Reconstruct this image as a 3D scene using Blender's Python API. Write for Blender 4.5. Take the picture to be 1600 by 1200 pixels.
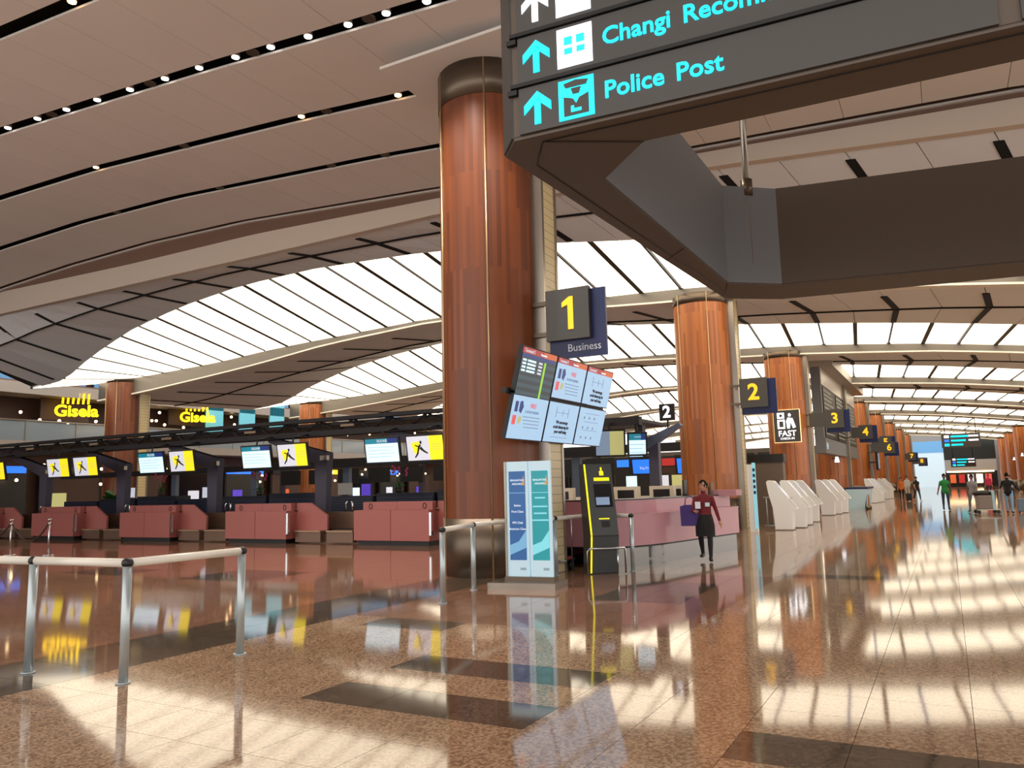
import bpy, bmesh, math, random
from mathutils import Matrix, Vector
random.seed(7)
for o in list(bpy.data.objects): bpy.data.objects.remove(o)
scene = bpy.context.scene
COL = scene.collection

# ---------------------------------------------------------------- camera
cam_d = bpy.data.cameras.new('camera'); cam = bpy.data.objects.new('camera', cam_d); COL.objects.link(cam)
cam_d.sensor_width = 36.0; cam_d.lens = 36.0*1230.0/1600.0; cam_d.clip_end = 500; cam_d.clip_start = 0.05
CM = ((0.87624497, 0.08335324, 0.47460192), (0.48127499, -0.10262481, -0.87054152), (-0.02385652, 0.99122166, -0.13004031))
m4 = Matrix(CM).to_4x4(); m4.translation = (0, 0, 1.6)
cam.matrix_world = m4
scene.camera = cam
# ---------------------------------------------------------------- world + exposure
w = bpy.data.worlds.new('world'); scene.world = w; w.use_nodes = True
w.node_tree.nodes['Background'].inputs[0].default_value = (1.0, 0.95, 0.9, 1)
w.node_tree.nodes['Background'].inputs[1].default_value = 1.6
scene.view_settings.view_transform = 'Standard'; scene.view_settings.look = 'None'
scene.view_settings.gamma = 1.0; scene.view_settings.exposure = 0.35
PANEL_LIGHT = 2.3          # brightness of the luminous ceiling panels
SPOT_POWER = 500

# ---------------------------------------------------------------- materials
def lin(c):
    return tuple(((v/255)/12.92 if v/255 <= 0.04045 else ((v/255+0.055)/1.055)**2.4) for v in c)
MATS = {}
def mat(name, rgb, rough=0.5, metal=0.0, emit=None, estr=1.0, spec=0.5, noise=None, coat=0.0):
    if name in MATS: return MATS[name]
    m = bpy.data.materials.new(name); m.use_nodes = True
    nt = m.node_tree; b = nt.nodes['Principled BSDF']
    b.inputs['Base Color'].default_value = (*lin(rgb), 1); b.inputs['Roughness'].default_value = rough
    b.inputs['Metallic'].default_value = metal; b.inputs['Specular IOR Level'].default_value = spec
    b.inputs['Coat Weight'].default_value = coat
    if emit is not None:
        b.inputs['Emission Color'].default_value = (*lin(emit), 1); b.inputs['Emission Strength'].default_value = estr
    if noise:
        sc, amt = noise
        n = nt.nodes.new('ShaderNodeTexNoise'); n.inputs['Scale'].default_value = sc; n.inputs['Detail'].default_value = 3
        tc = nt.nodes.new('ShaderNodeTexCoord'); nt.links.new(tc.outputs['Object'], n.inputs['Vector'])
        mr = nt.nodes.new('ShaderNodeMapRange'); mr.inputs[3].default_value = 1-amt; mr.inputs[4].default_value = 1+amt
        nt.links.new(n.outputs['Fac'], mr.inputs[0])
        mx = nt.nodes.new('ShaderNodeMix'); mx.data_type = 'RGBA'; mx.blend_type = 'MULTIPLY'; mx.inputs[0].default_value = 1
        mx.inputs[6].default_value = (*lin(rgb), 1)
        nt.links.new(mr.outputs[0], mx.inputs[7]); nt.links.new(mx.outputs[2], b.inputs['Base Color'])
    MATS[name] = m
    return m

def granite(name, rgb, rgb2, rough=0.06):
    m = bpy.data.materials.new(name); m.use_nodes = True; nt = m.node_tree; b = nt.nodes['Principled BSDF']
    tc = nt.nodes.new('ShaderNodeTexCoord')
    v = nt.nodes.new('ShaderNodeTexVoronoi'); v.inputs['Scale'].default_value = 55
    n = nt.nodes.new('ShaderNodeTexNoise'); n.inputs['Scale'].default_value = 1.3; n.inputs['Detail'].default_value = 4
    nt.links.new(tc.outputs['Object'], v.inputs['Vector']); nt.links.new(tc.outputs['Object'], n.inputs['Vector'])
    r = nt.nodes.new('ShaderNodeValToRGB'); r.color_ramp.elements[0].position = 0.15; r.color_ramp.elements[1].position = 0.8
    r.color_ramp.elements[0].color = (*lin(rgb2), 1); r.color_ramp.elements[1].color = (*lin(rgb), 1)
    sp = nt.nodes.new('ShaderNodeSeparateColor'); nt.links.new(v.outputs['Color'], sp.inputs[0]); nt.links.new(sp.outputs[0], r.inputs[0])
    mr = nt.nodes.new('ShaderNodeMapRange'); mr.inputs[3].default_value = 0.85; mr.inputs[4].default_value = 1.15
    nt.links.new(n.outputs['Fac'], mr.inputs[0])
    mx = nt.nodes.new('ShaderNodeMix'); mx.data_type = 'RGBA'; mx.blend_type = 'MULTIPLY'; mx.inputs[0].default_value = 1
    nt.links.new(r.outputs[0], mx.inputs[6]); nt.links.new(mr.outputs[0], mx.inputs[7]); nt.links.new(mx.outputs[2], b.inputs['Base Color'])
    b.inputs['Roughness'].default_value = rough; b.inputs['IOR'].default_value = 1.5
    MATS[name] = m
    return m

def wood(name, a, c, rough=0.32):
    m = bpy.data.materials.new(name); m.use_nodes = True; nt = m.node_tree; b = nt.nodes['Principled BSDF']
    uv = nt.nodes.new('ShaderNodeUVMap')
    br = nt.nodes.new('ShaderNodeTexBrick'); br.inputs['Scale'].default_value = 1.0
    br.inputs['Brick Width'].default_value = 1.9; br.inputs['Row Height'].default_value = 0.085; br.inputs['Mortar Size'].default_value = 0.0
    br.inputs['Color1'].default_value = (*lin(a), 1); br.inputs['Color2'].default_value = (*lin(c), 1); br.inputs['Bias'].default_value = -0.1
    br.offset = 0.37; br.offset_frequency = 3
    nt.links.new(uv.outputs[0], br.inputs['Vector'])
    n = nt.nodes.new('ShaderNodeTexNoise'); n.inputs['Scale'].default_value = 1.0; n.inputs['Detail'].default_value = 5
    mp = nt.nodes.new('ShaderNodeMapping'); mp.inputs['Scale'].default_value = (0.5, 26, 1)
    nt.links.new(uv.outputs[0], mp.inputs[0]); nt.links.new(mp.outputs[0], n.inputs['Vector'])
    mr = nt.nodes.new('ShaderNodeMapRange'); mr.inputs[3].default_value = 0.8; mr.inputs[4].default_value = 1.2
    nt.links.new(n.outputs['Fac'], mr.inputs[0])
    mx = nt.nodes.new('ShaderNodeMix'); mx.data_type = 'RGBA'; mx.blend_type = 'MULTIPLY'; mx.inputs[0].default_value = 1
    nt.links.new(br.outputs['Color'], mx.inputs[6]); nt.links.new(mr.outputs[0], mx.inputs[7]); nt.links.new(mx.outputs[2], b.inputs['Base Color'])
    b.inputs['Roughness'].default_value = rough; b.inputs['Coat Weight'].default_value = 0.1; b.inputs['Coat Roughness'].default_value = 0.2
    MATS[name] = m
    return m

def tilemat(name, rgb, joint, h=0.16):
    m = bpy.data.materials.new(name); m.use_nodes = True; nt = m.node_tree; b = nt.nodes['Principled BSDF']
    tc = nt.nodes.new('ShaderNodeTexCoord'); sx = nt.nodes.new('ShaderNodeSeparateXYZ'); nt.links.new(tc.outputs['Object'], sx.inputs[0])
    d = nt.nodes.new('ShaderNodeMath'); d.operation = 'DIVIDE'; d.inputs[1].default_value = h; nt.links.new(sx.outputs[2], d.inputs[0])
    f = nt.nodes.new('ShaderNodeMath'); f.operation = 'FRACT'; nt.links.new(d.outputs[0], f.inputs[0])
    g = nt.nodes.new('ShaderNodeMath'); g.operation = 'LESS_THAN'; g.inputs[1].default_value = 0.08; nt.links.new(f.outputs[0], g.inputs[0])
    mx = nt.nodes.new('ShaderNodeMix'); mx.data_type = 'RGBA'; mx.inputs[6].default_value = (*lin(rgb), 1); mx.inputs[7].default_value = (*lin(joint), 1)
    nt.links.new(g.outputs[0], mx.inputs[0]); nt.links.new(mx.outputs[2], b.inputs['Base Color']); b.inputs['Roughness'].default_value = 0.35
    MATS[name] = m
    return m

BEIGE = granite('granite_beige', (172, 142, 114), (122, 94, 72))
RED = granite('granite_red', (146, 108, 86), (102, 73, 58))
DARK = granite('granite_dark', (94, 80, 66), (62, 52, 44))
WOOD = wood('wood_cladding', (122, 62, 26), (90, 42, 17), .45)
WOOD_LIT = wood('wood_cladding_lit', (176, 104, 50), (134, 70, 30), .4)  # same wood, colour raised to paint the brighter light farther down the hall
CREAM = tilemat('cream_tile', (214, 196, 150), (150, 132, 95))
GROUT = mat('grout', (70, 56, 44), 0.8)
STEEL = mat('brushed_steel', (150, 142, 132), 0.28, 0.9)
STEELD = mat('dark_steel', (104, 92, 80), 0.35, 0.8)
CHROME = mat('chrome', (200, 205, 210), 0.12, 1.0)
GREYPAINT = mat('grey_paint', (120, 124, 128), 0.45)
BLACK = mat('black', (14, 13, 13), 0.5)
SLOT = mat('slot_black', (10, 9, 9), 0.9)
CEILB = mat('ceiling_beige', (226, 222, 218), 0.75, noise=(0.6, 0.05))
CEILG = mat('ceiling_grey', (224, 226, 228), 0.75, noise=(0.6, 0.05))
FASC = mat('fascia_band', (206, 194, 180), 0.7)
BROWN = mat('soffit_brown', (120, 92, 78), 0.8)
BEAM = mat('beam_metal', (112, 106, 100), 0.35, 0.6)
LIP = mat('beam_lip', (236, 232, 222), 0.5)
LITP = mat('luminous_panel', (255, 250, 238), 0.5, emit=(255, 241, 214), estr=PANEL_LIGHT)
LITFR = mat('panel_frame', (60, 52, 44), 0.6)
RAIL = mat('rail_grey_metal', (176, 186, 190), 0.3, 0.5)
RAILTOP = mat('rail_top_white', (226, 220, 208), 0.3)
SIGNG = mat('sign_grey', (72, 70, 68), 0.5)
SIGNBODY = mat('sign_body', (92, 80, 70), 0.55)
SIGN_LIT = mat('sign_inner_lit', (120, 124, 130), 0.5)  # paler grey paints the light caught by two inner gantry faces
NAVY = mat('navy', (14, 30, 84), 0.4)
YEL = mat('yellow_letter', (250, 196, 40), 0.5, emit=(255, 190, 30), estr=0.55)
CYANE = mat('cyan_letter', (20, 220, 240), 0.4, emit=(0, 226, 255), estr=1.1)
WHITEE = mat('white_lit', (250, 250, 255), 0.4, emit=(245, 248, 255), estr=1.2)
PINK = mat('pink_counter', (156, 90, 84), 0.42, noise=(2, 0.04))
MAUVE = mat('mauve_counter', (196, 140, 148), 0.35, noise=(2, 0.04))
COUNTTOP = mat('counter_dark_top', (40, 36, 36), 0.3)
CONV = mat('conveyor_steel', (112, 88, 74), 0.4, 0.5)
TRUSS = mat('truss_black', (24, 20, 24), 0.55)
POST = mat('purple_grey_post', (70, 66, 84), 0.5)
NAVYL = mat('navy_louvre', (20, 26, 48), 0.5)
KIOSK = mat('kiosk_white', (244, 245, 246), 0.3)
KDARK = mat('kiosk_black', (34, 33, 32), 0.4)
KGREY = mat('kiosk_grey', (66, 70, 70), 0.4)
KYEL = mat('kiosk_yellow', (245, 230, 30), 0.4, emit=(240, 228, 20), estr=0.6)
SCRDARK = mat('screen_dark', (16, 20, 28), 0.12)
LEAF = mat('leaf_green', (40, 88, 34), 0.5)
GLASSB = mat('balustrade_glass', (130, 140, 145), 0.08, 0.0)
SHOPW = mat('shop_dark_wall', (70, 46, 34), 0.6)
SHOPL = mat('shop_lamp', (255, 230, 190), 0.5, emit=(255, 214, 160), estr=7)
CYANP = mat('cyan_panel', (110, 190, 205), 0.3, emit=(80, 170, 190), estr=0.25)
BLUEW = mat('blue_glass_wall', (190, 212, 224), 0.25, emit=(186, 212, 228), estr=0.5)
SKIN = mat('skin', (196, 142, 112), 0.55)
HAIR = mat('hair_black', (14, 11, 10), 0.85, spec=0.2)

def scr(name, rgb, e=0.45):
    return mat('screen_'+name, rgb, 0.3, emit=rgb, estr=e)
S_BLUE = scr('pale_blue', (166, 205, 240)); S_YEL = scr('yellow', (226, 205, 30), .8); S_WHITE = scr('white', (214, 218, 232))
S_TEAL = scr('teal', (20, 128, 150)); S_NAVY = scr('navy', (24, 50, 120)); S_RED = scr('red', (170, 44, 40)); S_ORANGE = scr('orange', (206, 96, 50))
S_GREEN = scr('green', (150, 215, 60)); S_SLATE = scr('slate', (44, 72, 84)); S_SLATE2 = scr('slate_dark', (28, 48, 56)); S_GREY = scr('grey', (120, 140, 165))
S_BLACK = mat('print_black', (18, 18, 24), 0.5); S_PURPLE = scr('violet', (90, 70, 200)); S_PINK = scr('pinkred', (225, 90, 90)); S_LBLUE = scr('blue', (40, 110, 230), 1.0)
S_SAND = scr('sand', (170, 168, 110), .6); S_LT = scr('light', (196, 226, 238), .8)

# ---------------------------------------------------------------- helpers
def link(name, me, m=None, parent=None, loc=None):
    o = bpy.data.objects.new(name, me); COL.objects.link(o)
    if m is not None and me is not None and len(me.materials) == 0: me.materials.append(m)
    if parent is not None: o.parent = parent
    if loc is not None: o.location = loc
    return o
def tag(o, label, cat=None, group=None, kind=None):
    o['label'] = label
    if cat: o['category'] = cat
    if group: o['group'] = group
    if kind: o['kind'] = kind
    return o
def thing(name, label, cat, loc=(0, 0, 0), rz=0.0, group=None, kind=None):
    o = bpy.data.objects.new(name, None); COL.objects.link(o); o.location = loc; o.rotation_euler = (0, 0, rz)
    o.empty_display_size = 0.2
    return tag(o, label, cat, group, kind)
def copy_tree(o, parent=None):
    c = o.copy(); COL.objects.link(c)
    if parent is not None: c.parent = parent
    for ch in list(o.children): copy_tree(ch, c)
    return c

class MB:
    def __init__(self): self.v = []; self.f = []; self.mi = []; self.sm = []
    def add(self, vs, fs, mi=0, smooth=False):
        b = len(self.v); self.v += [tuple(p) for p in vs]
        for f in fs: self.f.append(tuple(i+b for i in f)); self.mi.append(mi); self.sm.append(smooth)
        return self
    def box(self, x0, x1, y0, y1, z0, z1, mi=0):
        return self.add([(x0,y0,z0),(x1,y0,z0),(x1,y1,z0),(x0,y1,z0),(x0,y0,z1),(x1,y0,z1),(x1,y1,z1),(x0,y1,z1)],
            [(3,2,1,0),(4,5,6,7),(0,1,5,4),(1,2,6,5),(2,3,7,6),(3,0,4,7)], mi)
    def prism(self, poly, axis, a, b, mi=0):
        # poly: list of 2D; axis 'y': (x,z) extruded y a..b ; 'x': (y,z); 'z': (x,y)
        def P(p, t): return {'y': (p[0], t, p[1]), 'x': (t, p[0], p[1]), 'z': (p[0], p[1], t)}[axis]
        n = len(poly); vs = [P(p, a) for p in poly]+[P(p, b) for p in poly]
        fs = [tuple(range(n))[::-1], tuple(range(n, 2*n))]+[(i, (i+1) % n, n+(i+1) % n, n+i) for i in range(n)]
        return self.add(vs, fs, mi)
    def tube(self, pts, r, n=10, mi=0, caps=True):
        pts = [Vector(p) for p in pts]; rs = r if isinstance(r, (list, tuple)) else [r]*len(pts)
        vs = []; N = len(pts)
        ref = None
        for i, p in enumerate(pts):
            d = (pts[min(i+1, N-1)]-pts[max(i-1, 0)]).normalized()
            if ref is None or abs(ref.dot(d)) > 0.98: ref = Vector((0, 0, 1)) if abs(d.z) < 0.9 else Vector((1, 0, 0))
            u = d.cross(ref).normalized(); w_ = d.cross(u).normalized()
            for k in range(n):
                a = 2*math.pi*k/n; vs.append(p+u*(rs[i]*math.cos(a))+w_*(rs[i]*math.sin(a)))
        fs = []
        for i in range(N-1):
            for k in range(n): fs.append((i*n+k, i*n+(k+1) % n, (i+1)*n+(k+1) % n, (i+1)*n+k))
        self.add(vs, fs, mi, True)
        if caps:
            b = len(self.v)-len(vs)
            self.f.append(tuple(b+k for k in range(n))[::-1]); self.mi.append(mi); self.sm.append(False)
            self.f.append(tuple(b+(N-1)*n+k for k in range(n))); self.mi.append(mi); self.sm.append(False)
        return self
    def cyl(self, c, r, z0, z1, n=24, mi=0, r2=None):
        return self.tube([(c[0], c[1], z0), (c[0], c[1], z1)], [r, r if r2 is None else r2], n, mi)
    def sphere(self, c, r, n=10, m=6, mi=0):
        rx, ry, rz = r if isinstance(r, (list, tuple)) else (r, r, r)
        vs = []; fs = []
        for i in range(m+1):
            t = math.pi*i/m
            for k in range(n):
                a = 2*math.pi*k/n; vs.append((c[0]+rx*math.sin(t)*math.cos(a), c[1]+ry*math.sin(t)*math.sin(a), c[2]+rz*math.cos(t)))
        for i in range(m):
            for k in range(n): fs.append((i*n+k, (i+1)*n+k, (i+1)*n+(k+1) % n, i*n+(k+1) % n))
        return self.add(vs, fs, mi, True)
    def xf(self, M):
        self.v = [tuple(M @ Vector(p)) for p in self.v]; return self
    def mesh(self, name, mats):
        me = bpy.data.meshes.new(name); me.from_pydata(self.v, [], self.f)
        for m in (mats if isinstance(mats, (list, tuple)) else [mats]): me.materials.append(m)
        me.polygons.foreach_set('material_index', self.mi); me.polygons.foreach_set('use_smooth', self.sm)
        bm = bmesh.new(); bm.from_mesh(me); bmesh.ops.remove_doubles(bm, verts=bm.verts, dist=1e-5); bmesh.ops.recalc_face_normals(bm, faces=bm.faces); bm.to_mesh(me); bm.free()
        me.update(); return me
    def build(self, name, mats, parent=None, loc=None):
        return link(name, self.mesh(name, mats), None, parent, loc)

def bx(name, x0, x1, y0, y1, z0, z1, m, parent=None, bevel=0.0):
    o = MB().box(x0, x1, y0, y1, z0, z1).build(name, m, parent)
    if bevel:
        md = o.modifiers.new('bevel', 'BEVEL'); md.width = bevel; md.segments = 2
    return o

_tc = {}
def text_mesh(body, size, extrude=0.004, align='LEFT', bold=0.0):
    cu = bpy.data.curves.new('txt', 'FONT'); cu.body = body; cu.size = size; cu.extrude = extrude; cu.align_x = align; cu.align_y = 'CENTER'
    cu.offset = bold; cu.resolution_u = 3
    ob = bpy.data.objects.new('txt', cu); COL.objects.link(ob)
    dg = bpy.context.evaluated_depsgraph_get(); dg.update()
    me = bpy.data.meshes.new_from_object(ob.evaluated_get(dg))
    bpy.data.objects.remove(ob); return me
def face_matrix(origin, right, up):
    r = Vector(right).normalized(); u = Vector(up); u = (u-r*u.dot(r)).normalized(); n = r.cross(u)
    M = Matrix((r, u, n)).transposed().to_4x4(); M.translation = Vector(origin); return M
def text(name, body, size, M, m, parent=None, align='LEFT', bold=0.0):
    me = text_mesh(body, size, 0.004, align, bold); me.transform(M); me.materials.clear(); me.materials.append(m)
    return link(name, me, None, parent)
def poly2d(name, polys, M, m, parent=None, th=0.004):
    """flat print / thin plates: polygons in local xy of matrix M, thickness th along its normal"""
    b = MB()
    for p in polys: b.prism([(x, y) for x, y in p], 'z', 0, th)
    b.xf(M); return b.build(name, m, parent)
def rect(x0, x1, y0, y1): return [(x0, y0), (x1, y0), (x1, y1), (x0, y1)]
def interp(tab, x):
    if x <= tab[0][0]: return tab[0][1]
    for (a, b), (c, d) in zip(tab, tab[1:]):
        if x <= c: return b+(d-b)*(x-a)/(c-a)
    return tab[-1][1]
def R(d): return math.radians(d)

# ================================================================= FLOOR
flo = MB().box(-75, 25, -12, 150, -0.3, -0.006).build('floor', GROUT)
tag(flo, 'polished granite floor of the departure hall', 'floor', kind='structure')
xb = []
x = -6.95
while x > -45: xb.append(x); x -= 0.63
xb = xb[::-1]
xb += [-6.95+0.5875*i for i in range(1, 4)]
x = -4.6
while x < 14: xb.append(x); x += 0.66
yb = []; y = 4.83-0.57*8
while y < 46: yb.append(y); y += 0.57
def tile_mat(cx, cy):
    if -8.25 < cx < -6.95 and cy < 12.2: return 2
    if -4.62 < cx < -2.6 and (4.8 < cy < 5.42 or 5.95 < cy < 6.56): return 2
    if -1.31 < cx < 0.7 and 4.8 < cy < 5.42: return 2
    if -4.7 < cx < -3.6 and 10.5 < cy < 12.6: return 2
    if -13.0 < cx < -11.6 and 10.3 < cy < 12.5: return 2
    if -16.9 < cx < -15.3 and 10.3 < cy < 11.4: return 2
    if -6.3 < cx < -5.3 and 7.6 < cy < 8.3: return 2
    if -2.6 < cx < 1.4 and 14.0 < cy < 14.6: return 2
    if cx < -8.25: return 1
    if 8.2 < cy < 14 and cx < -2.6: return 1
    return 0
Mi = Matrix(CM).transposed()
def project(p):
    c = Mi @ (Vector(p)-Vector((0, 0, 1.6)))
    if c.z > -0.1: return None
    return 800+1230*c.x/-c.z, 600-1230*c.y/-c.z
tiles = []
for i in range(len(xb)-1):
    for j in range(len(yb)-1):
        cx, cy = (xb[i]+xb[i+1])/2, (yb[j]+yb[j+1])/2
        q = project((cx, cy, 0)); vis = q is not None and -40 < q[0] < 1640 and q[1] < 1240
        d = math.hypot(cx, cy)
        tiles.append((0 if vis else 1, d, i, j))
tiles.sort()
shared = {}
TM = [BEIGE, RED, DARK]
rest = MB()
for k, (nv, d, i, j) in enumerate(tiles):
    x0, x1, y0, y1 = xb[i]+.002, xb[i+1]-.002, yb[j]+.002, yb[j+1]-.002
    cx, cy = (x0+x1)/2, (y0+y1)/2; mi = tile_mat(cx, cy)
    if k < 300 and nv == 0:
        key = (mi, round(x1-x0, 3))
        if key not in shared:
            hx, hy = (x1-x0)/2, (y1-y0)/2
            shared[key] = MB().box(-hx, hx, -hy, hy, -0.007, 0).mesh('floor_tile', TM[mi])
        link('floor_tile', shared[key], None, flo, (cx, cy, 0))
    else:
        rest.add([(x0, y0, 0), (x1, y0, 0), (x1, y1, 0), (x0, y1, 0)], [(0, 1, 2, 3)], mi)
rest.add([(-75, yb[-1], 0), (25, yb[-1], 0), (25, 150, 0), (-75, 150, 0)], [(0, 1, 2, 3)], 0)
rest.add([(-75, -12, 0), (xb[0], -12, 0), (xb[0], yb[-1], 0), (-75, yb[-1], 0)], [(0, 1, 2, 3)], 1)
rest.add([(xb[-1], -12, 0), (25, -12, 0), (25, yb[-1], 0), (xb[-1], yb[-1], 0)], [(0, 1, 2, 3)], 0)
rest.add([(xb[0], -12, 0), (xb[-1], -12, 0), (xb[-1], yb[0], 0), (xb[0], yb[0], 0)], [(0, 1, 2, 3)], 0)
ro = rest.build('floor_tile_field', TM, flo); ro['kind'] = 'stuff'

# ================================================================= CEILING
ZN = [(-44, 10.3), (-36, 10.85), (-31, 11.1), (-26, 11.2), (-21, 11.1), (-13, 10.6), (-10, 10.35), (-6.6, 10.1), (-5, 10.02), (2, 9.7), (8, 9.0), (14, 8.3)]
FLOW = [(-44, 9.6), (-36, 9.75), (-20, 9.8), (-13, 9.85), (-4.6, 9.5), (2, 8.96), (8, 8.3), (14, 7.6)]
FMID = [(-44, 10.2), (-36, 10.75), (-27.5, 10.6), (-20.5, 10.6), (-13, 10.35), (-5, 9.92), (2, 9.55), (8, 8.85), (14, 8.15)]
LIPT = [(-44, 6.9), (-40, 7.1), (-37.5, 7.25), (-33, 7.6), (-29.5, 7.9), (-25, 8.4), (-19, 8.75), (-14, 8.6), (-11, 8.35), (-8.4, 8.2), (-6.2, 8.1), (-2.3, 7.8), (0, 7.6), (2.5, 7.3), (5, 6.95), (9, 6.4)]
LBOT = [(-44, 8.0), (-37.5, 8.1), (-32, 8.3), (-28, 8.6), (-19, 8.95), (-13, 8.85), (-8, 8.7), (-4.6, 8.5), (-.3, 8.1), (3.6, 7.6), (9, 6.9)]
AZ = [(-44, 7.2), (-40, 7.5), (-38.5, 7.65), (-36, 8.35), (-32, 9.15), (-28, 9.6), (-24, 9.85), (-20, 9.85), (-15, 9.62), (-11, 9.25), (-8, 8.88), (-4, 8.52), (0, 8.12), (3.3, 7.74), (9, 7.0)]
def dyA(x): u = min(1.0, abs((x+15.8)/23.7)); return 4+2.5*(1-u*u)
XE = [-42+1.5*i for i in range(36)]   # -42 .. 10.5

ceil0 = MB(); NXS = [-44+1.0*i for i in range(59)]
YS0, YE0 = -3.2, 19.2
vs = [(x, yy, interp(ZN, x)+0.30) for x in NXS for yy in (YS0, YE0)]
ceil0.add(vs, [(2*i, 2*i+2, 2*i+3, 2*i+1) for i in range(len(NXS)-1)])
ceil_o = ceil0.build('ceiling', SLOT); tag(ceil_o, 'beige vaulted ceiling with dark lamp slots over the near hall', 'ceiling', kind='structure')
slots = [19.0-2.75*i for i in range(9)]
def slab(b, xs, ya, yb_, zf, th=0.05, mi=0):
    """curved thin slab following zf(x,y) between ya..yb_ (functions or numbers) along xs"""
    fa = ya if callable(ya) else (lambda x: ya); fb = yb_ if callable(yb_) else (lambda x: yb_)
    n = len(xs); vs = []
    for x in xs:
        a, c = fa(x), fb(x)
        vs += [(x, a, zf(x, 0)), (x, c, zf(x, 1)), (x, c, zf(x, 1)+th), (x, a, zf(x, 0)+th)]
    fs = [(0, 1, 2, 3), tuple(4*(n-1)+k for k in (3, 2, 1, 0))]
    for i in range(n-1):
        for k in range(4): fs.append((4*i+k, 4*i+4+k, 4*i+4+(k+1) % 4, 4*i+(k+1) % 4))
    b.add(vs, fs, mi); return b
for r in range(len(slots)-1):
    hi, lo = slots[r], slots[r+1]
    for i in range(35):
        xa, xc = -43+1.6*i+.006, -43+1.6*i+1.594
        b = MB(); slab(b, [xa, (xa+xc)/2, xc], lo+.16, hi-.16, lambda x, t: interp(ZN, x), 0.05)
        b.build('ceiling_panel', CEILB, ceil_o)
# strip between last slot and the fascia, the brown soffit and the beige fascia band
b = MB(); xs = [-43+1.0*i for i in range(57)]
slab(b, xs, 19.1, 19.2, lambda x, t: interp(ZN, x), 0.05); b.build('ceiling_edge', CEILB, ceil_o)
def vstrip(b, xs, y0, y1, z0f, z1f, mi=0):
    n = len(xs); vs = []
    for x in xs: vs += [(x, y0, z0f(x)), (x, y1, z0f(x)), (x, y1, z1f(x)), (x, y0, z1f(x))]
    fs = [(0, 1, 2, 3), tuple(4*(n-1)+k for k in (3, 2, 1, 0))]
    for i in range(n-1):
        for k in range(4): fs.append((4*i+k, 4*i+4+k, 4*i+4+(k+1) % 4, 4*i+(k+1) % 4))
    b.add(vs, fs, mi)
b = MB(); vstrip(b, xs, 19.2, 19.3, lambda x: interp(FMID, x), lambda x: interp(ZN, x)+.3); b.build('soffit_upstand', BROWN, ceil_o)
b = MB(); vstrip(b, xs, 19.12, 19.35, lambda x: interp(FLOW, x), lambda x: interp(FMID, x)); b.build('fascia_band', FASC, ceil_o)
# square cap over the first column
bx('column_cap_panel', -9.2, -6.1, 11.7, 14.7, 9.88, 9.94, CEILB, ceil_o)
# downlights in the slots (real lamps)
dl = MB().cyl((0, 0), 0.09, -0.02, 0.16, 14).mesh('downlight', STEEL)
dlens = MB().cyl((0, 0), 0.075, -0.035, -0.02, 14).mesh('lens', mat('lamp_cool', (255, 250, 245), .5, emit=(255, 246, 236), estr=9))
dlw = MB().cyl((0, 0), 0.075, -0.035, -0.02, 14).mesh('lens', mat('lamp_warm', (255, 220, 170), .5, emit=(255, 196, 120), estr=14))
def downlight(x, y, warm, label, power):
    z = interp(ZN, x)+0.06
    t = thing('downlight', label, 'downlight', (x, y, z), group='ceiling downlights in the slots')
    link('housing', dl, None, t); link('lens', dlw if warm else dlens, None, t)
    if power:
        ld = bpy.data.lights.new('lamp', 'SPOT'); ld.energy = power; ld.spot_size = R(110); ld.spot_blend = .6; ld.shadow_soft_size = .1
        ld.color = (1, .82, .6) if warm else (1, .93, .84)
        lo_ = link('lamp', None, None, t) if False else bpy.data.objects.new('lamp', ld)
        if lo_.name not in COL.objects: COL.objects.link(lo_)
        lo_.parent = t; lo_.location = (0, 0, -0.08)
ord_ = ['first', 'second', 'third', 'fourth', 'fifth', 'sixth', 'seventh', 'eighth', 'ninth', 'tenth', 'eleventh', 'twelfth', 'thirteenth', 'fourteenth', 'fifteenth', 'sixteenth']
xs_dl = [-20.5, -19.2, -18.0, -16.8, -15.6, -14.4, -13.3, -12.2, -11.2, -10.2, -9.2, -8.3, -7.4, -6.5, -5.6]
for i, x in enumerate(xs_dl):
    downlight(x, 10.75, False, 'cool white downlight, %s from the left in the long row of lamps' % ord_[i], SPOT_POWER if i % 2 == 0 else 0)
for i, (x, y) in enumerate([(-21.0, 13.5), (-13.0, 13.5), (-10.1, 13.5), (-13.4, 8.0)]):
    downlight(x, y, True, ['warm halogen lamp alone at the left of the second slot', 'warm halogen lamp midway along the second slot', 'warm halogen lamp in the slot end beside the column cap', 'bright warm lamp in the nearest ceiling slot'][i], SPOT_POWER*0.7)
# sprinkler / speaker discs in slots
disc = MB().cyl((0, 0), 0.13, -0.02, 0.02, 16).mesh('ceiling_disc', STEELD)
for i, (x, y) in enumerate([(-18.6, 10.75), (-14.9, 10.75), (-11.7, 10.75), (-8.7, 10.75), (-17.2, 13.5), (-12.2, 13.5), (-24, 16.25), (-19, 16.25), (-14.5, 16.25), (-12.6, 16.25)]):
    link('ceiling_disc', disc, None, ceil_o, (x, y, interp(ZN, x)+.04))

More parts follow.
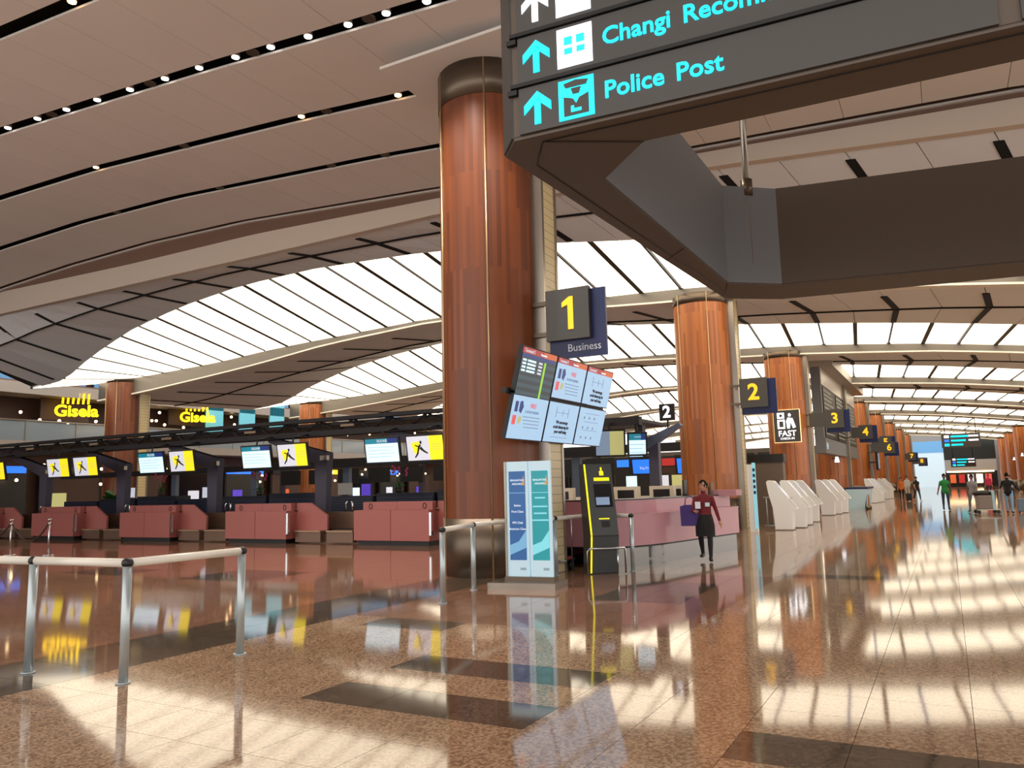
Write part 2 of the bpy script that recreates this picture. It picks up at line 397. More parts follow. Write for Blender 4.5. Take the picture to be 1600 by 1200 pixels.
# vault bays --------------------------------------------------------------
def vault_bay(idx, Bprev, B, x0, x1, first=False, detail=True):
    XS = [x for x in XE if x0 <= x <= x1]
    o = bpy.data.objects.new('ceiling', None); COL.objects.link(o); o.location = (0, B, 0)
    nm = ['nearest', 'second', 'third', 'fourth', 'fifth', 'sixth', 'seventh', 'eighth'][idx]
    tag(o, '%s vaulted bay of grey ceiling with a band of luminous panels' % nm, 'ceiling', kind='structure')
    def P(y): return y-B
    # grey strip
    if first:
        ynear = lambda x: 19.35-B
        znear = lambda x: interp(FLOW, x)+.05
        ymid = lambda x: 20.4-B
        zmid = lambda x: 0.5*interp(FLOW, x)+0.5*interp(AZ, x)+.1
    else:
        ynear = lambda x: Bprev+.12-B
        znear = lambda x: interp(LIPT, x)+.04
        ymid = lambda x: Bprev+4.6-B
        zmid = lambda x: interp(LIPT, x)+.38*(interp(AZ, x)-interp(LIPT, x))
    yfar = lambda x: -dyA(x); zfar = lambda x: interp(AZ, x)
    sk = 0.35; sk2 = 0.95 if first else 0.0
    halves = [(ynear, ymid, znear, zmid), (ymid, yfar, zmid, zfar)]
    joined = MB()
    for h, (ya, yc, za, zc) in enumerate(halves):
        for i in range(len(XS)-1):
            g = 0.012
            q = [XS[i]+g, XS[i+1]-g]
            b = MB() if detail else joined
            s0, s1 = (0, sk) if h == 0 else (sk, sk2)
            vs = []
            for x in q:
                xe = x+s1 if h else x
                vs += [(x+s0, ya(x), za(x)), (x+s1, yc(xe)-(.05 if h == 0 else 0), zc(xe)), (x+s1, yc(xe)-(.05 if h == 0 else 0), zc(xe)+.05), (x+s0, ya(x)+(.05 if h else 0), za(x)+.05)]
            b.add(vs, [(0, 1, 2, 3), (7, 6, 5, 4), (0, 4, 5, 1), (1, 5, 6, 2), (2, 6, 7, 3), (3, 7, 4, 0)])
            if detail: b.build('ceiling_panel', CEILG, o)
    if not detail: joined.build('ceiling_panels', CEILG, o)
    # dark backing above strip
    b = MB(); vs = []
    for x in XS: vs += [(x, ynear(x), znear(x)+.12), (x, ymid(x), zmid(x)+.12), (x, yfar(x), zfar(x)+.12)]
    fs = []
    for i in range(len(XS)-1): fs += [(3*i, 3*i+3, 3*i+4, 3*i+1), (3*i+1, 3*i+4, 3*i+5, 3*i+2)]
    b.add(vs, fs); b.build('ceiling_backing', SLOT, o)
    # mid-line slot and chevron slots
    b = MB()
    for i in range(len(XS)-1):
        xa, xc = XS[i], XS[i+1]
        b.tube([(xa+sk, ymid(xa), zmid(xa)-.01), (xc+sk, ymid(xc), zmid(xc)-.01)], .05, 4)
    b.build('slot_line', SLOT, o)
    for i in range(1, len(XS)-1, 2):
        x = XS[i]; b = MB(); wd = .11
        for (s0, s1, ya, za, yc, zc, t0, t1) in ((0, sk, ynear(x), znear(x), ymid(x), zmid(x), .3, 1), (sk, sk2, ymid(x), zmid(x), yfar(x+sk2), zfar(x+sk2), 0, .92)):
            pa = Vector((x+s0+(s1-s0)*t0, ya+(yc-ya)*t0, za+(zc-za)*t0-.03)); pc = Vector((x+s0+(s1-s0)*t1, ya+(yc-ya)*t1, za+(zc-za)*t1-.03))
            b.add([pa+Vector((-wd, 0, 0)), pa+Vector((wd, 0, 0)), pc+Vector((wd, 0, 0)), pc+Vector((-wd, 0, 0)),
                   pa+Vector((-wd, 0, .03)), pa+Vector((wd, 0, .03)), pc+Vector((wd, 0, .03)), pc+Vector((-wd, 0, .03))],
                  [(0, 1, 2, 3), (7, 6, 5, 4), (0, 4, 5, 1), (1, 5, 6, 2), (2, 6, 7, 3), (3, 7, 4, 0)])
        b.build('chevron_slot', SLOT, o)
    # luminous panels
    ybt = lambda x: -0.2; zbt = lambda x: interp(LBOT, x)
    fr = MB()
    for i in range(len(XS)-1):
        wide = i % 2 == 0
        g0 = .03 if wide else .10; g1 = .10 if wide else .03
        xa, xc = XS[i]+g0, XS[i+1]-g1
        if interp(LBOT, xa) > interp(AZ, xa)+.5 and xa < -36: pass
        vs = []
        for x in (xa, xc): vs += [(x, yfar(x)+.05, zfar(x)+.02), (x-.5, ybt(x), zbt(x)), (x-.5, ybt(x), zbt(x)+.04), (x, yfar(x)+.05, zfar(x)+.06)]
        MB().add(vs, [(0, 1, 2, 3), (7, 6, 5, 4), (0, 4, 5, 1), (1, 5, 6, 2), (2, 6, 7, 3), (3, 7, 4, 0)]).build('light_panel', LITP, o)
        x = XS[i]; wd = .09 if wide else .03
        vs = [(x-wd, yfar(x), zfar(x)-.0), (x+wd, yfar(x), zfar(x)), (x-.5+wd, ybt(x), zbt(x)-.02), (x-.5-wd, ybt(x), zbt(x)-.02)]
        fr.add(vs+[(p[0], p[1], p[2]+.12) for p in vs], [(0, 1, 2, 3), (7, 6, 5, 4), (0, 4, 5, 1), (1, 5, 6, 2), (2, 6, 7, 3), (3, 7, 4, 0)])
    fr.build('panel_frame', LITFR, o)
    # beam with white lip
    b = MB(); vstrip(b, XS, -.22, .12, lambda x: interp(LIPT, x)+.06, lambda x: interp(LBOT, x)+.02); b.build('beam', BEAM, o)
    b = MB(); vstrip(b, XS, -.3, .12, lambda x: interp(LIPT, x), lambda x: interp(LIPT, x)+.07); b.build('beam_lip', LIP, o)
    return o
vault_bay(0, 13, 28, -42, 10.5, first=True)
vault_bay(1, 28, 43, -42, 10.5)
vault_bay(2, 43, 58, -40, 10.5)
for k in range(3, 8): vault_bay(k, 43+15*(k-2), 58+15*(k-2), -36, 10.5, detail=False)

# ================================================================= WALLS
wl = MB().box(-48.5, -48, -5, 100, 0, 13).build('wall_left', SHOPW); tag(wl, 'dark brown shop wall along the far left of the hall', 'wall', kind='structure')
wr = MB().box(11.5, 12, 62, 150, 0, 11).build('wall_right', WOOD_LIT); tag(wr, 'wood clad wall on the far right of the hall', 'wall', kind='structure')
uvw = wr.data.uv_layers.new(name='UVMap')
for lp in wr.data.loops: v = wr.data.vertices[lp.vertex_index].co; uvw.data[lp.index].uv = (v.z, v.y)
wb = MB().box(-48, -9.5, 74, 74.5, 0, 4.6).build('wall_back', mat('back_wall', (96, 88, 80), .6)); tag(wb, 'grey back wall behind the check-in islands', 'wall', kind='structure')
we = MB().box(-12, 12, 146, 146.5, 0, 10).build('wall_end', mat('end_wall', (150, 150, 150), .6)); tag(we, 'pale end wall of the long concourse', 'wall', kind='structure')
bw = bx('glass_wall_panel', -4.4, -0.2, 141, 141.3, 0, 7.2, BLUEW); bx('blue_upper_pane', -4.4, -.2, 140.95, 141, 5.4, 7.2, mat('blue_pane', (110, 165, 210), .25, emit=(90, 155, 210), estr=.4), bw); tag(bw, 'tall pale blue glass wall at the end of the concourse', 'glass wall')
t = thing('end_shop', 'dark shop front with lit strip at the concourse end', 'shop', (3.2, 142, 0))
bx('bulkhead', -3.5, 3.6, 0, .5, 2.4, 4.2, mat('bulkhead', (176, 172, 164), .6), t)
bx('opening', -3.5, 3.6, .6, .9, 0, 2.4, BLACK, t); bx('sign_strip', -3.2, 3.2, -.05, 0, 2.25, 2.42, SHOPL, t); bx('upper_glazing', -3.5, 3.6, .1, .5, 4.2, 7.5, mat('dark_glazing', (40, 46, 44), .2), t)
for i in range(5): bx('display', -2.8+1.2*i, -2.0+1.2*i, .3, .55, .6, 1.9, [S_ORANGE, S_RED, S_WHITE, SHOPL, S_PINK][i], t)

# ================================================================= COLUMNS
def wood_cyl(r, z0, z1, n=40, a0=0.0, a1=2*math.pi):
    me = bpy.data.meshes.new('wood_cladding'); vs = []; fs = []
    for k in range(n+1):
        a = a0+(a1-a0)*k/n; vs += [(r*math.cos(a), r*math.sin(a), z0), (r*math.cos(a), r*math.sin(a), z1)]
    for k in range(n): fs.append((2*k, 2*k+2, 2*k+3, 2*k+1))
    me.from_pydata(vs, [], fs); uv = me.uv_layers.new(name='UVMap')
    for lp in me.loops:
        k = lp.vertex_index//2; uv.data[lp.index].uv = (vs[lp.vertex_index][2], r*(a0+(a1-a0)*k/n))
    for p in me.polygons: p.use_smooth = True
    return me
def column(x, y, top, label, wm, chan=True, R_=0.96):
    t = thing('column', label, 'column', (x, y, 0), group='wood clad columns')
    me = wood_cyl(R_, 1.05, top-.75 if top > 9 else top-.35); me.materials.append(wm); link('wood_cladding', me, None, t)
    MB().cyl((0, 0), R_+.015, 0, 1.05, 40).build('steel_base', STEELD, t)
    MB().cyl((0, 0), R_+.015, top-.75 if top > 9 else top-.35, top, 40).build('steel_capital', STEELD, t)
    for ang in (-128, -62, 150, 60):
        c, s = math.cos(R(ang)), math.sin(R(ang))
        MB().tube([((R_+.012)*c, (R_+.012)*s, 0), ((R_+.012)*c, (R_+.012)*s, top)], .018, 6).build('seam_strip', mat('seam', (190, 160, 120), .3, .6), t)
    if chan:
        bx('service_channel', .6, 1.16, .12, .62, 0, top-.1, CREAM, t)
        bx('channel_edge', .6, 1.18, .62, .7, 0, top-.1, STEEL, t); bx('channel_edge', .72, 1.18, .04, .12, 0, top-.1, STEEL, t)
    return t
colA = [(-7.65, 13.2)]+[(-7.65+.018*(y-13), y) for y in (28, 43, 58, 73, 88, 103, 118, 133)]
nlab = ['large near wooden column carrying the yellow number 1 sign', 'wooden column carrying the yellow number 2 sign', 'wooden column with the FAST sign on its front', 'wooden column beside the number 4 sign',
        'wooden column beside the number 5 and 6 signs', 'sixth wooden column along the left of the concourse', 'seventh wooden column along the left of the concourse', 'eighth wooden column along the left of the concourse', 'farthest wooden column on the left of the concourse']
for i, (x, y) in enumerate(colA): column(x, y, 9.9 if i == 0 else 8.3, nlab[i], WOOD if i == 0 else WOOD_LIT)
for i, y in enumerate((28, 43)):
    column(-39.9, y, 8.2, ['wooden column with cream tiled side behind the left check-in counters', 'wooden column with cream tiled side behind the middle monitors'][i], WOOD if i == 0 else WOOD_LIT)
for i, y in enumerate((88, 103, 118, 133)):
    column(7.7, y, 7.2, '%s wooden column down the right side of the concourse' % ord_[i], WOOD_LIT, chan=False)

# ================================================================= NUMBER SIGNS
def number_sign(x, y, z0, num, w, label, arm=0.0, sub=None, off=.28):
    """grey square on a navy plate, faces the camera end (-Y); (x,z0) lower-left of grey square"""
    t = thing('number_sign', label, 'sign', (x, y, z0), group='yellow number signs on the columns')
    bx('navy_plate', off*.05, w+off, .06, .12, -off*(1.2 if sub else .8), w*1.06, NAVY, t)
    bx('grey_plate', 0, w, -.06, .06, 0, w*1.1, SIGNG, t)
    if num == '1': poly2d('number', [[(.02, -.3), (.13, -.3), (.13, .32), (.05, .32), (-.1, .22), (-.1, .13), (.02, .17)]], face_matrix((w*.5, -.066, w*.55), (1, 0, 0), (0, 0, 1)), YEL, t, .008)
    else: text('number', num, w*.84, face_matrix((w*.5, -.066, w*.55), (1, 0, 0), (0, 0, 1)), YEL, t, 'CENTER', .022*w)
    if sub: text('caption', sub, .2, face_matrix((w+off-.1, .055, -off*.55), (1, 0, 0), (0, 0, 1)), mat('caption_white', (220, 225, 235), .5), t, 'RIGHT')
    for zz in (.15, w*.85): bx('bracket', -.35-arm, 0.02, -.03, .05, zz-.04, zz+.04, STEELD, t)
    if arm: bx('arm_box', -arm, 0, -.05, .08, .1, w*.95, SIGNG, t)
    return t
number_sign(-6.40, 13.2, 4.30, '1', .88, 'grey and navy sign with yellow number 1 and the word Business', sub='Business')
number_sign(-6.05, 27.6, 4.12, '2', .92, 'grey and navy sign with yellow number 2')
number_sign(-5.2, 43.0, 4.2, '3', .86, 'grey and navy sign with yellow number 3 on a long grey arm', arm=.8)
number_sign(-5.0, 58, 4.25, '4', .86, 'grey and navy sign reading 4 at the far end of the flight board', arm=.48)
number_sign(-4.75, 73.6, 4.15, '5', .9, 'grey and navy sign reading 5, half hidden behind the one reading 6', arm=.7)
number_sign(-4.45, 72.6, 3.65, '6', .86, 'grey and navy sign reading 6 in front of the one reading 5', arm=.95)
number_sign(-4.4, 118, 3.9, '7', .95, 'small far sign reading 7 before the blue glass wall', arm=.3)
number_sign(-3.6, 133, 3.5, '8', .95, 'farthest small sign reading 8 overlapping the one reading 7', arm=.75)

# FAST check-in sign on column 3
t = thing('fast_sign', 'backlit dark square FAST check-in sign on a wooden column', 'sign', (-6.95, 41.95, 3.55))
bx('glow_edge', -.66, .66, .02, .08, -.03, 1.66, mat('glow_edge', (255, 220, 160), .5, emit=(255, 214, 150), estr=1.0), t)
bx('plate', -.63, .63, -.05, .03, 0, 1.63, SIGNG, t)
Mf = face_matrix((0, -.055, 0), (1, 0, 0), (0, 0, 1))
text('word', 'FAST', .40, face_matrix((0, -.056, .42), (1, 0, 0), (0, 0, 1)), WHITEE, t, 'CENTER', .006)
text('small_word', 'CHECK-IN', .15, face_matrix((0, -.056, .17), (1, 0, 0), (0, 0, 1)), WHITEE, t, 'CENTER', .001)
poly2d('pictogram', [rect(-.45, -.1, 1.2, 1.5), rect(-.45, -.36, .68, 1.14), rect(-.36, -.1, .68, .76), rect(-.16, -.08, .68, 1.14), rect(-.36, -.1, 1.06, 1.14),
    [(.02, .68), (.14, .68), (.2, 1.0), (.3, .68), (.44, .74), (.3, 1.2), (.06, 1.24), (-.02, 1.05)], [(.1, 1.3), (.2, 1.28), (.24, 1.38), (.17, 1.46), (.09, 1.42)]], Mf, WHITEE, t, .006)
poly2d('pictogram_hole', [rect(-.34, -.2, 1.28, 1.42)], face_matrix((0, -.058, 0), (1, 0, 0), (0, 0, 1)), SIGNG, t, .006)

# big flight board between columns 3 and 4 (faces +X)
t = thing('flight_board', 'large dark flight information board with grey canopy along the columns', 'flight board', (-5.9, 47.5, 0))
bx('back_box', -.5, 0, 0, 18.5, 3.1, 8.0, GREYPAINT, t)
bx('canopy', -.9, .75, -.3, 18.8, 8.0, 9.0, mat('canopy_grey', (176, 168, 158), .4, .3), t)
bx('lower_band', 0, .06, 0, 18.5, 3.1, 3.95, GREYPAINT, t); bx('upper_band', 0, .05, 0, 18.5, 7.0, 8.0, mat('upper_band', (190, 182, 172), .35, .4), t)
for i in range(3):
    p = bx('board_panel', 0, .05, .5+6*i, 6.1+6*i, 4.0, 6.95, BLACK, t)
    for k in range(11): bx('text_row', .05, .06, .75+6*i, .75+6*i+random.uniform(3.2, 5.1), 4.2+.25*k, 4.3+.25*k, mat('row_grey', (150, 150, 140), .5), p)
text('board_mark', 'E 1', .5, face_matrix((.07, .4, 3.5), (0, 1, 0), (0, 0, 1)), S_LT, t)

# ================================================================= HANGING SIGN GANTRY (near, top right)
ZS = 4.3; K = (ZS-1.6)/2.4
def g2(p): return (p[0]*K, p[1]*K)
outer = [g2(p) for p in [(-2.46, 4.63), (-2.64, 4.84), (-2.37, 10.28), (-1.74, 10.75), (4.6, 11.8), (5.2, 11.2), (5.2, 5.4), (4.9, 5.07)]]
inner = [g2(p) for p in [(-1.68, 5.11), (-2.20, 5.63), (-2.16, 9.50), (-1.60, 9.98), (4.3, 11.1), (4.6, 10.8), (4.6, 5.8), (4.3, 5.43)]]
gt = thing('sign_gantry', 'large grey hanging direction sign gantry near the camera', 'sign', (0, 0, 0))
n = len(outer)
b = MB(); vs = [(p[0], p[1], ZS) for p in outer]+[(p[0], p[1], ZS) for p in inner]
vs += [(p[0], p[1], ZS+.03) for p in outer]+[(p[0], p[1], ZS+.03) for p in inner]
fs = []
for i in range(n):
    j = (i+1) % n
    fs += [(i, j, n+j, n+i), (2*n+i, 3*n+i, 3*n+j, 2*n+j), (i, 2*n+i, 2*n+j, j), (n+i, n+j, 3*n+j, 3*n+i)]
b.add(vs, fs); b.build('soffit', SIGNBODY, gt)
HT = 1.4
for i in range(n):
    j = (i+1) % n
    for ring, nm, mm in ((outer, 'outer_face', SIGNG), (inner, 'inner_face', SIGN_LIT if i in (1, 2) else SIGNBODY)):
        if ring is outer and i == 7: continue
        p, q = Vector((*ring[i], 0)), Vector((*ring[j], 0)); d = (q-p).normalized(); nn = Vector((d.y, -d.x, 0))*(.02 if ring is inner else -.02)
        h = HT
        MB().add([(p.x, p.y, ZS+.02), (q.x, q.y, ZS+.02), (q.x, q.y, ZS+h), (p.x, p.y, ZS+h), (p.x+nn.x, p.y+nn.y, ZS+.02), (q.x+nn.x, q.y+nn.y, ZS+.02), (q.x+nn.x, q.y+nn.y, ZS+h), (p.x+nn.x, p.y+nn.y, ZS+h)],
            [(0, 1, 2, 3), (7, 6, 5, 4), (0, 4, 5, 1), (1, 5, 6, 2), (2, 6, 7, 3), (3, 7, 4, 0)]).build(nm, mm, gt)
# seams on the soffit
def seam(p, q, r=.006):
    MB().tube([(*p, ZS-.003), (*q, ZS-.003)], r, 4).build('soffit_seam', BLACK, gt)
def lerp2(a, c, t): return (a[0]+(c[0]-a[0])*t, a[1]+(c[1]-a[1])*t)
seam(lerp2(outer[0], inner[0], .22), lerp2(outer[7], inner[7], .22)); seam(lerp2(outer[0], inner[0], .22), lerp2(outer[1], inner[1], .3)); seam(lerp2(outer[1], inner[1], .3), lerp2(outer[2], inner[2], .4))
seam(lerp2(outer[0], inner[0], .22), inner[0]); seam(inner[2], outer[2]); seam(lerp2(outer[1], outer[2], .6), lerp2(inner[1], inner[2], .55))
# front board: frame in its own plane
F0 = Vector((*outer[0], ZS)); F1 = Vector((*outer[7], ZS)); FD = (F1-F0).normalized(); FL = (F1-F0).length; FN = Vector((FD.y, -FD.x, 0))
def FM(s, z, out=0.0): return face_matrix(F0+FD*s+Vector((0, 0, z))+FN*out, FD, (0, 0, 1))
def plate(name, s0, s1, z0, z1, out, th, m, parent=gt): return poly2d(name, [rect(0, s1-s0, 0, z1-z0)], FM(s0, z0, out), m, parent, th)
plate('front_board', 0, FL, .02, 2.6, -.1, .1, SIGNBODY)
rows = [(.03, .405), (.455, .83), (.88, 1.255), (1.305, 1.68)]
for k, (a, c) in enumerate(rows):
    for s0, s1 in ((.06, 3.28), (3.4, FL-.05)):
        pl = plate('row_panel', s0, s1, a, c, 0, .025, SIGNG)
    plate('row_gap', .0, FL, c+.005, c+.035, 0.0, .05, BLACK)
    plate('clip', -.03, .05, a+.33, a+.37, 0, .04, BLACK)
def arrow(s, z, h, m):
    w_ = h*.42; t_ = h*.13
    P_ = [[(-t_*.75, -h/2), (t_*.75, -h/2), (t_*.75, h*.3), (-t_*.75, h*.3)],
          [(0, h/2), (0, h/2-t_*2.2), (-w_, h/2-w_-t_*1.8), (-w_, h/2-w_+t_*.3)], [(0, h/2), (w_, h/2-w_+t_*.3), (w_, h/2-w_-t_*1.8), (0, h/2-t_*2.2)]]
    return poly2d('arrow', P_, FM(s, z, .026), m, gt, .006)
zc = [(a+c)/2 for a, c in rows]
arrow(.22, zc[0], .27, CYANE); arrow(.22, zc[1], .27, CYANE); arrow(.22, zc[2], .27, WHITEE); arrow(3.95, zc[0], .27, CYANE); arrow(3.95, zc[1], .27, CYANE)
def FMs(s_, z, out=0.0): return FM(s_, z, out) @ Matrix.Scale(.84, 4)
poly2d('police_icon', [rect(-.17, .17, -.19, .19)], FMs(.54, zc[0], .026), CYANE, gt, .006)
poly2d('police_figure', [[(-.1, .11), (.1, .11), (.12, .155), (0, .175), (-.12, .155)], [(-.05, .1), (.05, .1), (.03, .04), (-.03, .04)], [(-.12, .03), (-.03, .0), (0, -.05), (.03, .0), (.12, .03), (.12, -.16), (-.12, -.16)]], FMs(.54, zc[0], .033), SIGNG, gt, .003)
poly2d('police_belt', [rect(-.05, .05, -.13, -.1), rect(-.05, -.02, -.1, -.07)], FMs(.54, zc[0], .037), CYANE, gt, .003)
poly2d('shop_icon', [rect(-.17, .17, -.19, .19)], FMs(.54, zc[1], .026), WHITEE, gt, .006)
poly2d('shop_mark', [rect(-.1, -.02, .02, .1), rect(.02, .1, .02, .1), rect(-.1, -.02, -.07, -.01), rect(.02, .1, -.07, -.01)], FMs(.54, zc[1], .033), CYANE, gt, .003)
poly2d('white_icon', [rect(-.17, .17, -.19, .19)], FMs(.54, zc[2], .026), WHITEE, gt, .006)
text('sign_text', 'Police', .19, FM(.76, zc[0], .028), CYANE, gt, 'LEFT', .003); text('sign_text', 'Post', .19, FM(1.30, zc[0], .028), CYANE, gt, 'LEFT', .003)
text('sign_text', 'Changi', .19, FM(.76, zc[1], .028), CYANE, gt, 'LEFT', .003); text('sign_text', 'Recommends', .19, FM(1.37, zc[1], .028), CYANE, gt, 'LEFT', .003)
for (x, y) in (g2((-1.9, 9.75)), g2((4.5, 6.0)), g2((4.5, 10.9))):
    MB().tube([(x, y, ZS+.3), (x, y, 9.7)], .045, 10).build('hanger_rod', STEEL, gt)
MB().tube([(*g2((-1.9, 9.75)), ZS+HT-.12), (*g2((-1.9, 9.75)), ZS+HT+.12)], .08, 10).build('rod_collar', STEELD, gt)

# ================================================================= SIX-SCREEN CLUSTER
t = thing('screen_cluster', 'tilted cluster of six information screens beside the near column', 'screens', (-6.0, 11.44, 3.95))
# local frame: s along +Y, down the tilted plane
tilt = R(14.5)
def SM(s, d, out=0.0):
    # s along Y, d distance down from top edge, plane leans so that the top is toward +X
    up = Vector((math.sin(tilt), 0, math.cos(tilt))); nrm = Vector((math.cos(tilt), 0, -math.sin(tilt)))
    o_ = Vector((0, s, 0))-up*d+nrm*out
    return face_matrix(o_, (0, 1, 0), up)
W_, H_ = 1.34, .78
def sp(nm, s0, s1, d0, d1, out, m, par, th=.004): return poly2d(nm, [rect(0, s1-s0, 0, d1-d0)], SM(s0, d1, out), m, par, th)
for r in range(2):
    for c in range(3):
        s0 = c*(W_+.03); d0 = r*(H_+.04)
        fr = poly2d('screen', [rect(0, W_, 0, H_)], SM(s0, d0+H_, -.08), BLACK, t, .08)
        kind = [['flight', 'free', 'dist'], ['free', 'dist', 'faint']][r][c]
        g = .02
        top = .10 if r == 0 else 0
        sp('display', s0+g, s0+W_-g, d0+g+top, d0+H_-g, .001, S_SLATE2 if kind == 'flight' else S_BLUE, fr)
        if r == 0:
            sp('header', s0+g, s0+W_*.6, d0+g, d0+g+top, .001, S_RED, fr); sp('header', s0+W_*.6, s0+W_-g, d0+g, d0+g+top, .001, S_ORANGE, fr)
            text('header_text', 'Terminal 2', .085, SM(s0+.08, d0+g+.055, .006), S_WHITE, fr); text('header_text', 'Departures', .05, SM(s0+.68, d0+g+.06, .006), S_LT, fr)
        if kind == 'flight':
            for k in range(0, 9, 2): sp('row', s0+g, s0+W_-g, d0+.24+.065*k, d0+.24+.065*(k+1), .003, S_SLATE, fr)
            sp('row_header', s0+g, s0+W_-g, d0+.125, d0+.19, .003, S_NAVY, fr)
            sp('gate_column', s0+.86, s0+.93, d0+.2, d0+.84, .006, S_GREEN, fr)
            for k in range(4):
                sp('entry', s0+.07, s0+.2, d0+.215+.06*k, d0+.25+.06*k, .006, S_LT, fr); sp('entry', s0+.25, s0+.55, d0+.215+.06*k, d0+.25+.06*k, .006, S_LT, fr); sp('entry', s0+.66, s0+.8, d0+.215+.06*k, d0+.25+.06*k, .006, S_WHITE, fr)
        elif kind == 'free':
            poly2d('picture', [rect(.12, .22, -.3, -.12), [(.28, -.12), (.36, -.1), (.42, -.2), (.36, -.32), (.28, -.28)]], SM(s0, d0+top, .006), S_NAVY, fr)
            poly2d('picture', [rect(.1, .22, -.52, -.36)], SM(s0, d0+top, .006), S_PINK, fr); poly2d('picture', [[(.3, -.38), (.36, -.36), (.42, -.42), (.36, -.5), (.3, -.48)]], SM(s0, d0+top, .006), S_SAND, fr)
            text('print', 'FREE', .11, SM(s0+.66, d0+top+.17, .006), S_PINK, fr); text('print', '3-HOUR PARKING', .065, SM(s0+.5, d0+top+.28, .006), S_GREY, fr)
            for k in range(4): sp('print_line', s0+.46+.03*k, s0+1.1, d0+top+.36+.06*k, d0+top+.375+.06*k, .006, S_GREY, fr)
        elif kind == 'dist':
            poly2d('diagram', [rect(.34, .355, -.3, -.1), rect(.62, .635, -.26, -.14), rect(.86, .875, -.28, -.1), rect(.36, .62, -.205, -.195), rect(.64, .86, -.205, -.195)], SM(s0, d0+top, .006), S_GREY, fr)
            for k, wd in enumerate(('We encourage', 'social distancing for', 'your well being')): text('print', wd, .085, SM(s0+W_*.5, d0+top+.38+.09*k, .006), S_BLACK, fr, 'CENTER', .002)
            sp('print_line', s0+.3, s0+1.0, d0+top+.66, d0+top+.67, .006, S_GREY, fr)
        else:
            for k in range(3):
                sp('print_line', s0+.3, s0+1.0, d0+.12+.17*k, d0+.13+.17*k, .006, S_GREY, fr)
                poly2d('print_mark', [rect(.25+.25*q, .31+.25*q, -.24-.2*k, -.19-.2*k) for q in range(3)], SM(s0, d0, .006), S_GREY, fr)
sp('mount_rail', -.15, 3*W_+.06, H_-.03, H_+.07, -.16, BLACK, t, .08)
bx('mount_arm', -.75, -.26, 1.9, 2.02, -.9, -.78, BLACK, t)

# ================================================================= BARRIERS
def barrier(label, pts, posts, h=1.02, bend_last=False):
    t = thing('guard_rail', label, 'barrier', (pts[0][0], pts[0][1], 0), group='grey tubular guard rails'); ox, oy = pts[0]
    for (a, c) in zip(pts, pts[1:]):
        MB().tube([(a[0]-ox, a[1]-oy, h), (c[0]-ox, c[1]-oy, h)], .038, 14).build('rail', RAILTOP, t)
    for (x, y) in posts:
        MB().cyl((x-ox, y-oy), .04, 0, h-.03, 14).build('post', RAIL, t); MB().cyl((x-ox, y-oy), .062, 0, .012, 16).build('foot_plate', RAIL, t)
        j = MB().sphere((x-ox, y-oy, h), (.052, .052, .046), 12, 8).build('joint', BLACK, t)
    return t
barrier('tubular guard rail in the left foreground with three posts', [(-9.9, 4.3), (-7.62, 4.47), (-6.39, 4.57), (-6.38, 5.85)], [(-7.62, 4.47), (-6.39, 4.57), (-6.38, 5.85)])
barrier('tubular guard rail beside the near column, running behind the banner stand', [(-6.37, 9.5), (-6.72, 10.9), (-6.72, 12.1), (-6.3, 13.05), (-6.2, 14.2)], [(-6.37, 9.5), (-6.72, 10.9), (-6.3, 13.05), (-6.2, 14.2)])
barrier('short guard rail behind the black kiosk', [(-5.75, 14.35), (-5.25, 14.15)], [(-5.25, 14.15)])

